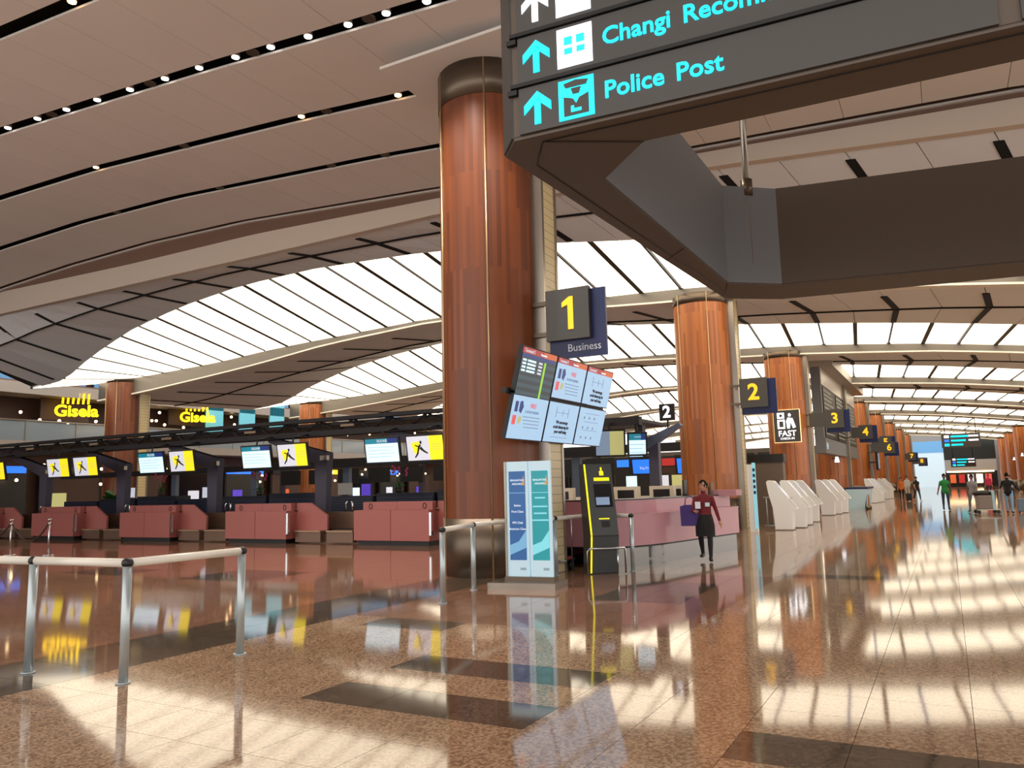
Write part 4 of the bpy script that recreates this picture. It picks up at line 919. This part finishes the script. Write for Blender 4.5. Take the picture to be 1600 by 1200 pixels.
# ================================================================= WHITE KIOSKS
kp = [(-.26, 0), (.27, 0), (.30, .62), (.44, .68), (-.27, 1.6), (-.42, 1.62), (-.47, 1.56), (-.42, 1.2), (-.3, .7)]
k_body = MB().prism(kp, 'y', -.26, .26).mesh('body', KIOSK)
def slant(z0, z1, y0, y1, out, m, nm):
    # on the slanted screen face from (.44,.68) to (-.27,1.6)
    d = Vector((-.71, 0, .92)).normalized(); nn = Vector((.92, 0, .71)).normalized(); o_ = Vector((.44, 0, .68))
    P_ = []
    for oo in (0, .012):
        for zz, yy in ((z0, y0), (z0, y1), (z1, y1), (z1, y0)): q = o_+d*zz+nn*(out+oo); P_.append((q.x, yy, q.z))
    return MB().add(P_, [(0, 1, 2, 3), (7, 6, 5, 4), (0, 4, 5, 1), (1, 5, 6, 2), (2, 6, 7, 3), (3, 7, 4, 0)]).mesh(nm, m)
k_frame = slant(.02, 1.14, -.25, .25, 0.0, mat('kiosk_frame', (206, 206, 206), .3), 'screen_frame'); k_screen = slant(.5, 1.06, -.2, .2, .012, mat('kiosk_screen', (150, 156, 164), .15, emit=(190, 196, 215), estr=.35), 'screen'); k_shelf = slant(.06, .4, -.2, .2, .012, mat('kiosk_shelf', (176, 178, 180), .3), 'reader_panel')
k_foot = MB().box(-.28, .29, -.27, .27, 0, .03).mesh('foot', STEEL)
kl = [('first', 'near'), ('second', 'near'), ('third', 'near'), ('fourth', 'near')]
kpos = [(-4.8, 27.3, 'white self check-in kiosk, first and nearest of the near group'), (-4.62, 28.7, 'white self check-in kiosk, second of the near group'), (-4.7, 30.5, 'white self check-in kiosk, third of the near group'), (-4.75, 32.7, 'white self check-in kiosk, last of the near group'),
        (-4.85, 38.6, 'white self check-in kiosk, first of the middle group'), (-4.72, 40.0, 'white self check-in kiosk, second of the middle group'), (-4.6, 41.5, 'white self check-in kiosk, last of the middle group'),
        (-4.4, 57.6, 'white self check-in kiosk, first of the group past the luggage stand'), (-4.3, 59.0, 'white self check-in kiosk, second of the group past the luggage stand'), (-4.2, 60.4, 'white self check-in kiosk, third of the group past the luggage stand'),
        (-4.3, 67.5, 'white self check-in kiosk, first of the farthest pair'), (-4.1, 69.4, 'white self check-in kiosk, last of the farthest pair')]
for x, y, l in kpos:
    t = thing('checkin_kiosk', l, 'kiosk', (x, y, 0), 0, 'white self check-in kiosks')
    for nm, me in (('body', k_body), ('foot', k_foot), ('screen_frame', k_frame), ('screen', k_screen), ('reader_panel', k_shelf)): link(nm, me, None, t)
# slim totem + little fence near col 2
t = thing('info_totem', 'slim white totem with cyan lettering in front of column 2', 'totem', (-5.55, 26.2, 0))
bx('body', -.12, .12, -.1, .1, 0, 2.15, KIOSK, t); bx('lit_strip', .05, .16, -.12, -.1, .1, 2.2, mat('totem_cyan', (150, 215, 230), .4, emit=(130, 205, 230), estr=.35), t)
for k in range(5): bx('print_mark', .07, .14, -.126, -.12, 1.2+.18*k, 1.3+.18*k, NAVY, t)
t = thing('low_fence', 'low steel railing beside the totem', 'fence', (-5.2, 27.6, 0))
for k in range(5): MB().tube([(-.2+.2*k, 0, .1), (-.2+.2*k, 0, 1.05)], .02, 8).build('baluster', RAIL, t)
MB().tube([(-.3, 0, 1.05), (.65, 0, 1.05)], .025, 8).build('top_rail', RAIL, t); MB().tube([(-.3, 0, .12), (.65, 0, .12)], .025, 8).build('bottom_rail', RAIL, t)
small('grey_partition', 'brown grey partition box behind the railing', 'partition', (-5.9, 30.5, 0), [('body', -.7, .6, 0, .5, 0, 2.3, mat('partition', (110, 96, 84), .5)), ('top', -.75, .65, -.05, .55, 2.3, 2.6, KDARK)])
# luggage measuring stand (white-blue) with wedge
t = thing('bag_drop_stand', 'pale blue skirted bag stand between the kiosk groups', 'stand', (-4.4, 48.5, 0))
MB().prism([(-.5, 0), (.4, 0), (.55, 1.05), (-.5, 1.05)], 'y', -2.0, 2.0).build('skirt', mat('pale_blue', (190, 220, 232), .4), t); bx('top_edge', -.5, .6, -2.0, 2.0, 1.05, 1.15, NAVY, t)
MB().prism([(-2.4, .05), (-1.0, .05), (-1.7, .75)], 'x', .56, .62).build('brown_wedge', mat('brown_board', (150, 116, 84), .5), t)
for k in range(6): MB().tube([(.5, -2.3+.35*k, .06), (.62, -2.3+.35*k, .06)], .06, 10).build('roller', BLACK, t)
# wall screens further along
small('side_screen', 'narrow angled wall screen below sign 6', 'screen', (-5.0, 72.8, 2.3), [('casing', -.1, .1, -.9, .9, 0, 1.5, BLACK), ('display', .1, .11, -.8, .8, .1, 1.4, S_GREY), ('arm', -.62, -.1, -.05, .05, .6, .7, BLACK)])
for i, (x, y, z) in enumerate(((-5.6, 50, 2.6), (-5.8, 88, 4.0), (-5.6, 96, 4.0), (7.2, 100, 3.6), (7.2, 112, 3.4))):
    t = thing('wall_lamp', ['white twin lamp on the column under the flight board', 'small white wall lamp on a left column', 'second small white wall lamp farther along on the left', 'small wall lamp on a right column', 'farther small wall lamp on the right'][i], 'lamp', (x, y, z), group='small wall lamps')
    bx('bracket', -.3, 0, -.04, .04, .2, .26, BLACK, t)
    for s in (-.18, .18): MB().cyl((0, s), .12, 0, .32, 12, r2=.06).build('shade', WHITEE, t)
# far hanging cyan signs
def far_sign(x0, x1, y, z0, z1, label, rods=True):
    t = thing('hanging_sign', label, 'sign', ((x0+x1)/2, y, z0), group='far hanging direction signs'); w2 = (x1-x0)/2; h = z1-z0
    bx('board', -w2, w2, 0, .25, 0, h, SIGNG, t)
    for k in range(3):
        zz = h*(.2+.3*k); bx('icon', -w2*.85, -w2*.6, -.03, 0, zz-.09*h, zz+.09*h, [CYANE, S_LBLUE, WHITEE][k], t); bx('lettering', -w2*.5, w2*(.1+.15*k), -.03, 0, zz-.06*h, zz+.06*h, CYANE, t)
        if k: bx('lettering', w2*.4, w2*.9, -.03, 0, zz-.05*h, zz+.06*h, WHITEE, t)
    if rods:
        for s in (-.8, .8): MB().tube([(s*w2, .12, h), (s*w2, .12, 8.2-z0)], .04, 6).build('rod', BLACK, t)
far_sign(-.2, 3.1, 88, 4.4, 5.75, 'blue lettered hanging direction sign over the concourse')
far_sign(.6, 3.6, 125, 2.9, 4.2, 'smaller far hanging sign under the first one')

# ================================================================= PEOPLE
def ellipse_tube(b, pts, rads, n=14):
    """closed chain, rads = list of (rx, ry) in the plane across the chain; rx along world-ish X"""
    pts = [Vector(p) for p in pts]; N = len(pts); vs = []
    for i, p in enumerate(pts):
        d = (pts[min(i+1, N-1)]-pts[max(i-1, 0)]).normalized()
        u = Vector((1, 0, 0)); u = (u-d*u.dot(d)); u = u.normalized() if u.length > .2 else Vector((0, 1, 0)); v_ = d.cross(u).normalized()
        for k in range(n):
            a = 2*math.pi*k/n; vs.append(p+u*(rads[i][0]*math.cos(a))+v_*(rads[i][1]*math.sin(a)))
    fs = [tuple(range(n))[::-1], tuple((N-1)*n+k for k in range(n))]
    for i in range(N-1):
        for k in range(n): fs.append((i*n+k, i*n+(k+1) % n, (i+1)*n+(k+1) % n, (i+1)*n+k))
    b.add(vs, fs, 0, True)
def person(label, loc, face, h, top_m, leg_m, pose, shoe_m=BLACK, sleeve='long', hair_m=HAIR, skirt=None, voxel=.016, hair_long=False, skin=SKIN):
    """local frame: faces -Y, x to the person's left; pose: dict of angles in degrees"""
    s = h/1.70
    t = thing('person', label, 'person', (*loc, 0), R(face))
    g = lambda k, d=0: R(pose.get(k, d))
    hipz = .90
    J = {}
    for sd, nm in ((1, 'l'), (-1, 'r')):
        hip = Vector((.095*sd, 0, hipz)); a = g('hip_'+nm); kb = g('knee_'+nm)
        knee = hip+Vector((0.01*sd, -math.sin(a)*.42, -math.cos(a)*.42)); ank = knee+Vector((0, math.sin(kb-a)*.40, -math.cos(kb-a)*.40))
        toe = ank+Vector((0.02*sd, -.17, -.04))
        J[nm] = (hip, knee, ank, toe)
    low = min(min(J['l'][2].z, J['l'][3].z), min(J['r'][2].z, J['r'][3].z))-.045
    off = -low
    up = lambda v: Vector((v.x, v.y, v.z+off))
    for nm in ('l', 'r'): J[nm] = tuple(up(v) for v in J[nm])
    hz = hipz+off
    lean = g('lean'); ly = -math.sin(lean)
    def T(z, y=0, x=0): return Vector((x, y+ly*(z-hz), z))
    parts = []   # (mb chain pts, rads, material key)
    parts.append(([T(hz-.06), T(hz+.03), T(hz+.13), T(hz+.24), T(hz+.38), T(hz+.48), T(hz+.53)], [(.12, .09), (.165, .115), (.15, .105), (.145, .10), (.175, .115), (.165, .095), (.08, .06)], 'top'))
    hx = math.sin(g('head_yaw'))*.02; nod = pose.get('nod', 0)*.001
    parts.append(([T(hz+.50), T(hz+.60), T(hz+.64)], [(.055, .055), (.05, .052), (.05, .05)], 'skin'))
    hc = T(hz+.715, -.015-nod)
    parts.append(([hc+Vector((0, -.01, -.115)), hc+Vector((0, -.012, -.085)), hc+Vector((0, 0, -.03)), hc+Vector((0, .006, .04)), hc+Vector((0, .006, .09)), hc+Vector((0, .004, .115))], [(.03, .035), (.052, .062), (.07, .086), (.075, .094), (.056, .072), (.02, .03)], 'skin'))
    hands = []
    for sd, nm in ((1, 'l'), (-1, 'r')):
        hip, knee, ank, toe = J[nm]
        parts.append(([hip+Vector((0, 0, .04)), hip+Vector((0, 0, -.06)), (hip+knee)/2, knee, knee+(ank-knee)*.3, knee+(ank-knee)*.75, ank+Vector((0, 0, .02))], [(.08, .09), (.09, .1), (.075, .08), (.058, .062), (.056, .064), (.042, .046), (.04, .045)], 'leg'))
        parts.append(([ank+Vector((0, .045, -.01)), ank+Vector((0, -.03, -.02)), toe+Vector((0, .05, -.0)), toe], [(.038, .05), (.042, .05), (.045, .032), (.03, .02)], 'shoe'))
        sh = T(hz+.455, 0, .165*sd); a = g('sh_'+nm); ab = g('ab_'+nm, 8); el = g('el_'+nm, 12)
        d1 = Vector((math.sin(ab)*sd*math.cos(a), -math.sin(a), -math.cos(a)*math.cos(ab)))
        elb = sh+d1*.285
        a2 = a+el; inn = g('in_'+nm, 0)
        d2 = Vector(((math.sin(ab)-math.sin(inn))*sd*math.cos(a), -math.sin(a2), -math.cos(a2)*math.cos(ab))).normalized()
        wr_ = elb+d2*.25
        parts.append(([T(hz+.46, 0, .10*sd), sh, sh+d1*.1, (sh+elb)/2+d1*.03], [(.06, .06), (.06, .065), (.055, .058), (.048, .05)], 'top'))
        parts.append(([(sh+elb)/2, elb, elb+d2*.07, wr_], [(.048, .05), (.041, .043), (.042, .043), (.028, .03)], 'top' if sleeve == 'long' else 'skin'))
        hands.append((wr_, d2, sd))
    b = MB(); segs = []
    for pts, rads, key in parts:
        ellipse_tube(b, pts, rads)
        for i in range(len(pts)-1): segs.append((Vector(pts[i]), Vector(pts[i+1]), max(rads[i][0], .03), max(rads[i+1][0], .03), key))
    if skirt: pass
    me = b.mesh('body', [SKIN]); tmp = bpy.data.objects.new('tmp', me); COL.objects.link(tmp)
    md = tmp.modifiers.new('r', 'REMESH'); md.mode = 'VOXEL'; md.voxel_size = voxel; md.use_smooth_shade = True
    md2 = tmp.modifiers.new('s', 'SMOOTH'); md2.factor = .5; md2.iterations = 3
    dg = bpy.context.evaluated_depsgraph_get(); dg.update(); bm_ = bpy.data.meshes.new_from_object(tmp.evaluated_get(dg)); bpy.data.objects.remove(tmp)
    keys = ['skin', 'top', 'leg', 'shoe']; bm_.materials.clear()
    for m_ in (skin, top_m, leg_m, shoe_m): bm_.materials.append(m_)
    for p in bm_.polygons:
        c = p.center; best = 9; bk = 'skin'
        for a, e, r0, r1, key in segs:
            d = e-a; u = max(0, min(1, (c-a).dot(d)/max(d.length_squared, 1e-9))); q = (c-(a+d*u)).length/(r0+(r1-r0)*u)
            if q < best: best = q; bk = key
        p.material_index = keys.index(bk); p.use_smooth = True
    # hands: palm and five fingers
    hb = MB()
    for wr_, d, sd in hands:
        side = Vector((0, 1, 0)); side = (side-d*side.dot(d)).normalized(); nrm = d.cross(side)
        hb.tube([wr_-d*.03, wr_+d*.03, wr_+d*.085], [.026, .034, .03], 8)
        for k in range(4):
            b0 = wr_+d*.075+side*(-.026+.0175*k); L = (.062, .075, .07, .055)[k]; cu = nrm*(-sd)
            hb.tube([b0, b0+d*L*.45, b0+d*L*.8+cu*L*.18, b0+d*L+cu*L*.35], [.0095, .009, .008, .006], 6)
        b0 = wr_+d*.03-side*.03; hb.tube([b0, b0-side*.025+d*.03, b0-side*.03+d*.06], [.012, .011, .007], 6)
    bmj = bmesh.new(); bmj.from_mesh(bm_); hm = hb.mesh('h', [skin]); bmj.from_mesh(hm); bmj.to_mesh(bm_); bmj.free()
    for p in bm_.polygons: p.use_smooth = True
    S_ = Matrix.Scale(s, 4)
    bm_.transform(S_); bd = link('body', bm_, None, t)
    # head details and hair, turned with the head
    HM = S_ @ Matrix.Translation(hc) @ Matrix.Rotation(g('head_yaw'), 4, 'Z')
    hr = MB()
    n_, m_ = 16, 10; vs = []; fs = []
    for i in range(m_+1):
        tt = math.pi*.62*i/m_
        for k in range(n_):
            a = 2*math.pi*k/n_; front = max(0, -math.sin(a)); lim = 1 - .42*front**2
            tq = tt*lim; vs.append((.083*math.sin(tq)*math.cos(a), .104*math.sin(tq)*math.sin(a)+.008, .125*math.cos(tq)+.005))
    for i in range(m_):
        for k in range(n_): fs.append((i*n_+k, (i+1)*n_+k, (i+1)*n_+(k+1) % n_, i*n_+(k+1) % n_))
    hr.add(vs, fs, 0, True)
    if hair_long: hr.sphere((0, .10, .02), (.045, .045, .045), 10, 8)
    hr.xf(HM).build('hair', hair_m, t)
    f = MB(); f.sphere((.03, -.084, .0), (.011, .006, .007), 8, 6); f.sphere((-.03, -.084, .0), (.011, .006, .007), 8, 6); f.xf(HM).build('eyes', BLACK, t)
    f = MB(); f.add([(0, -.088, .01), (-.013, -.088, -.03), (.013, -.088, -.03), (0, -.112, -.028)], [(0, 1, 3), (0, 3, 2), (1, 2, 3), (0, 2, 1)]); f.sphere((.076, .005, -.01), (.012, .02, .03), 6, 6); f.sphere((-.076, .005, -.01), (.012, .02, .03), 6, 6); f.xf(HM).build('nose_and_ears', skin, t)
    f = MB(); f.sphere((0, -.083, -.055), (.022, .008, .006), 8, 4); f.xf(HM).build('mouth', mat('lips', (150, 70, 64), .5), t)
    if skirt:
        k = MB(); zt, zb_ = hz+.10, hz-.36; vs = []
        for i in range(7):
            u = i/6; z = zt+(zb_-zt)*u
            for q in range(20): a = 2*math.pi*q/20; vs.append(((.155+.05*min(1, u*2))*math.cos(a), (.112+.045*min(1, u*2)+.03*u)*math.sin(a), z))
        fs = []
        for i in range(6):
            for q in range(20): fs.append((i*20+q, (i+1)*20+q, (i+1)*20+(q+1) % 20, i*20+(q+1) % 20))
        k.add(vs, fs, 0, True); k.xf(S_); k.build('skirt', skirt, t)
    return t, hz*s, s
def cloth(n, rgb): return mat('cloth_'+n, rgb, .8)
CAMDIR = lambda x, y: math.degrees(math.atan2(-x, y))  # not used for placement, facing helper only
wm, whz, ws = person('woman in a maroon jacket and black skirt walking with a purple bag', (-4.46, 16.35), 8, 1.63, cloth('maroon', (112, 28, 34)), cloth('tights', (26, 24, 26)),
    dict(hip_l=14, knee_l=8, hip_r=-6, knee_r=26, sh_l=-14, el_l=14, ab_l=16, sh_r=12, el_r=75, ab_r=14, in_r=40, head_yaw=-38, lean=3), skirt=cloth('black', (18, 17, 18)), voxel=.012, hair_long=True)
bx('name_badge', .04, .13, -.135, -.125, whz+.26, whz+.34, mat('badge', (200, 225, 230), .4), wm); bx('white_card', -.16, -.05, -.16, -.15, whz+.22, whz+.36, mat('paper_white', (235, 235, 240), .5), wm)
t = thing('tote_bag', 'dark purple tote bag on the arm of the woman in maroon', 'bag', (-4.74, 16.28, .72), R(15))
PURP = mat('purple_cloth', (60, 34, 110), .6)
MB().prism([(-.19, 0), (.19, 0), (.2, .4), (.1, .43), (-.1, .43), (-.2, .4)], 'y', -.07, .07).build('bag_body', PURP, t); MB().tube([(-.1, 0, .42), (-.08, 0, .56), (0, 0, .62), (.08, 0, .56), (.1, 0, .42)], .012, 6).build('handle', PURP, t)
JEANS = cloth('jeans', (70, 96, 130)); DKJ = cloth('dark_jeans', (40, 48, 62)); GREYJ = cloth('grey_jeans', (88, 92, 98))
walk = dict(hip_l=20, knee_l=10, hip_r=-14, knee_r=22, sh_l=-18, sh_r=18, el_l=20, el_r=24)
stand = dict(hip_l=3, hip_r=-3, knee_l=3, knee_r=3, sh_l=4, sh_r=-4, el_l=14, el_r=14)
def mirror(d): return {(k[:-1]+('l' if k.endswith('r') else 'r') if k[-2:] in ('_l', '_r') else k): v for k, v in d.items()}
person('man in a green T-shirt and dark jeans facing the camera', (-.15, 44.0), 15, 1.72, cloth('green', (20, 120, 52)), DKJ, dict(stand, sh_r=-10, ab_r=16, sh_l=30, el_l=80, in_l=30), sleeve='short', skin=mat('skin_dark', (120, 78, 56), .5), voxel=.02)
person('man in a grey shirt and grey jeans beside the luggage cart', (.95, 41.5), -20, 1.68, cloth('grey', (132, 130, 138)), GREYJ, mirror(walk), sleeve='short', skin=MATS['skin_dark'], voxel=.02)
person('man in a black jacket and pale jeans pushing a luggage cart', (2.2, 39.5), 165, 1.68, cloth('black', (18, 17, 18)), cloth('pale_jeans', (130, 165, 195)), dict(stand, sh_l=30, el_l=40, ab_l=28, sh_r=16, ab_r=30, hip_l=8), voxel=.02)
person('person in an orange top and dark trousers near the kiosks', (-2.95, 63.2), 0, 1.6, cloth('orange', (214, 110, 36)), cloth('black', (18, 17, 18)), stand, voxel=.024, sleeve='short')
person('person in black shirt and shorts with a dark trolley bag', (-1.9, 61), 30, 1.66, cloth('black', (18, 17, 18)), cloth('dark_grey', (48, 48, 52)), walk, voxel=.024, sleeve='short', shoe_m=mat('white_shoe', (220, 220, 220), .5))
person('distant person in white clothes behind the one in orange', (-3.15, 78), 10, 1.72, cloth('white', (214, 214, 210)), cloth('white', (214, 214, 210)), stand, voxel=.024)
person('distant person in a pink red top behind the luggage cart', (2.85, 74), 0, 1.68, cloth('pinkred', (196, 50, 84)), DKJ, stand, voxel=.024)
person('distant person in pale top near the right columns', (3.9, 66.7), 20, 1.6, cloth('pale', (190, 196, 205)), DKJ, walk, voxel=.024, sleeve='short')
# luggage
t = thing('luggage_cart', 'luggage cart with big grey case and black bag pushed by the man in black', 'cart', (1.35, 39.6, 0), R(10))
bx('deck', -.4, .45, -.35, .35, .16, .2, STEEL, t); bx('case', -.34, .2, -.3, .3, .2, .78, mat('case_taupe', (136, 122, 112), .5), t, .04); bx('blue_edge', .2, .3, -.28, .3, .2, .98, mat('pale_blue_panel', (170, 205, 220), .4), t)
MB().sphere((-.1, 0, .86), (.38, .26, .14), 14, 8).build('black_bag', BLACK, t); MB().tube([(.4, -.3, .2), (.48, -.3, 1.0), (.48, .3, 1.0), (.4, .3, .2)], .02, 8).build('handle', STEEL, t)
for s in (-.3, .3):
    for x in (-.35, .38): MB().tube([(x, s-.02, .08), (x, s+.02, .08)], .08, 12).build('wheel', BLACK, t)
def suitcase(loc, label, m, w=.42, h=.6, rz=0):
    t = thing('suitcase', label, 'suitcase', (*loc, 0), R(rz)); bx('shell', -w/2, w/2, -.13, .13, .06, h, m, t, .04)
    for k in range(4): bx('rib', -w/2+.05+k*(w-.1)/3-.01, -w/2+.05+k*(w-.1)/3+.01, -.14, .14, .1, h-.05, m, t)
    for x in (-w/2+.06, w/2-.06): MB().tube([(x, -.02, .035), (x, .02, .035)], .035, 10).build('wheel', BLACK, t)
    MB().tube([(-.1, .1, h), (-.1, .1, h+.3), (.1, .1, h+.3), (.1, .1, h)], .01, 6).build('handle', STEEL, t)
suitcase((2.75, 39.9), 'grey blue hard suitcase standing right of the man in black', mat('case_blue', (104, 124, 140), .35), .5, .62)
suitcase((-2.4, 60.8), 'dark trolley bag beside the person in black shorts', BLACK, .36, .55)
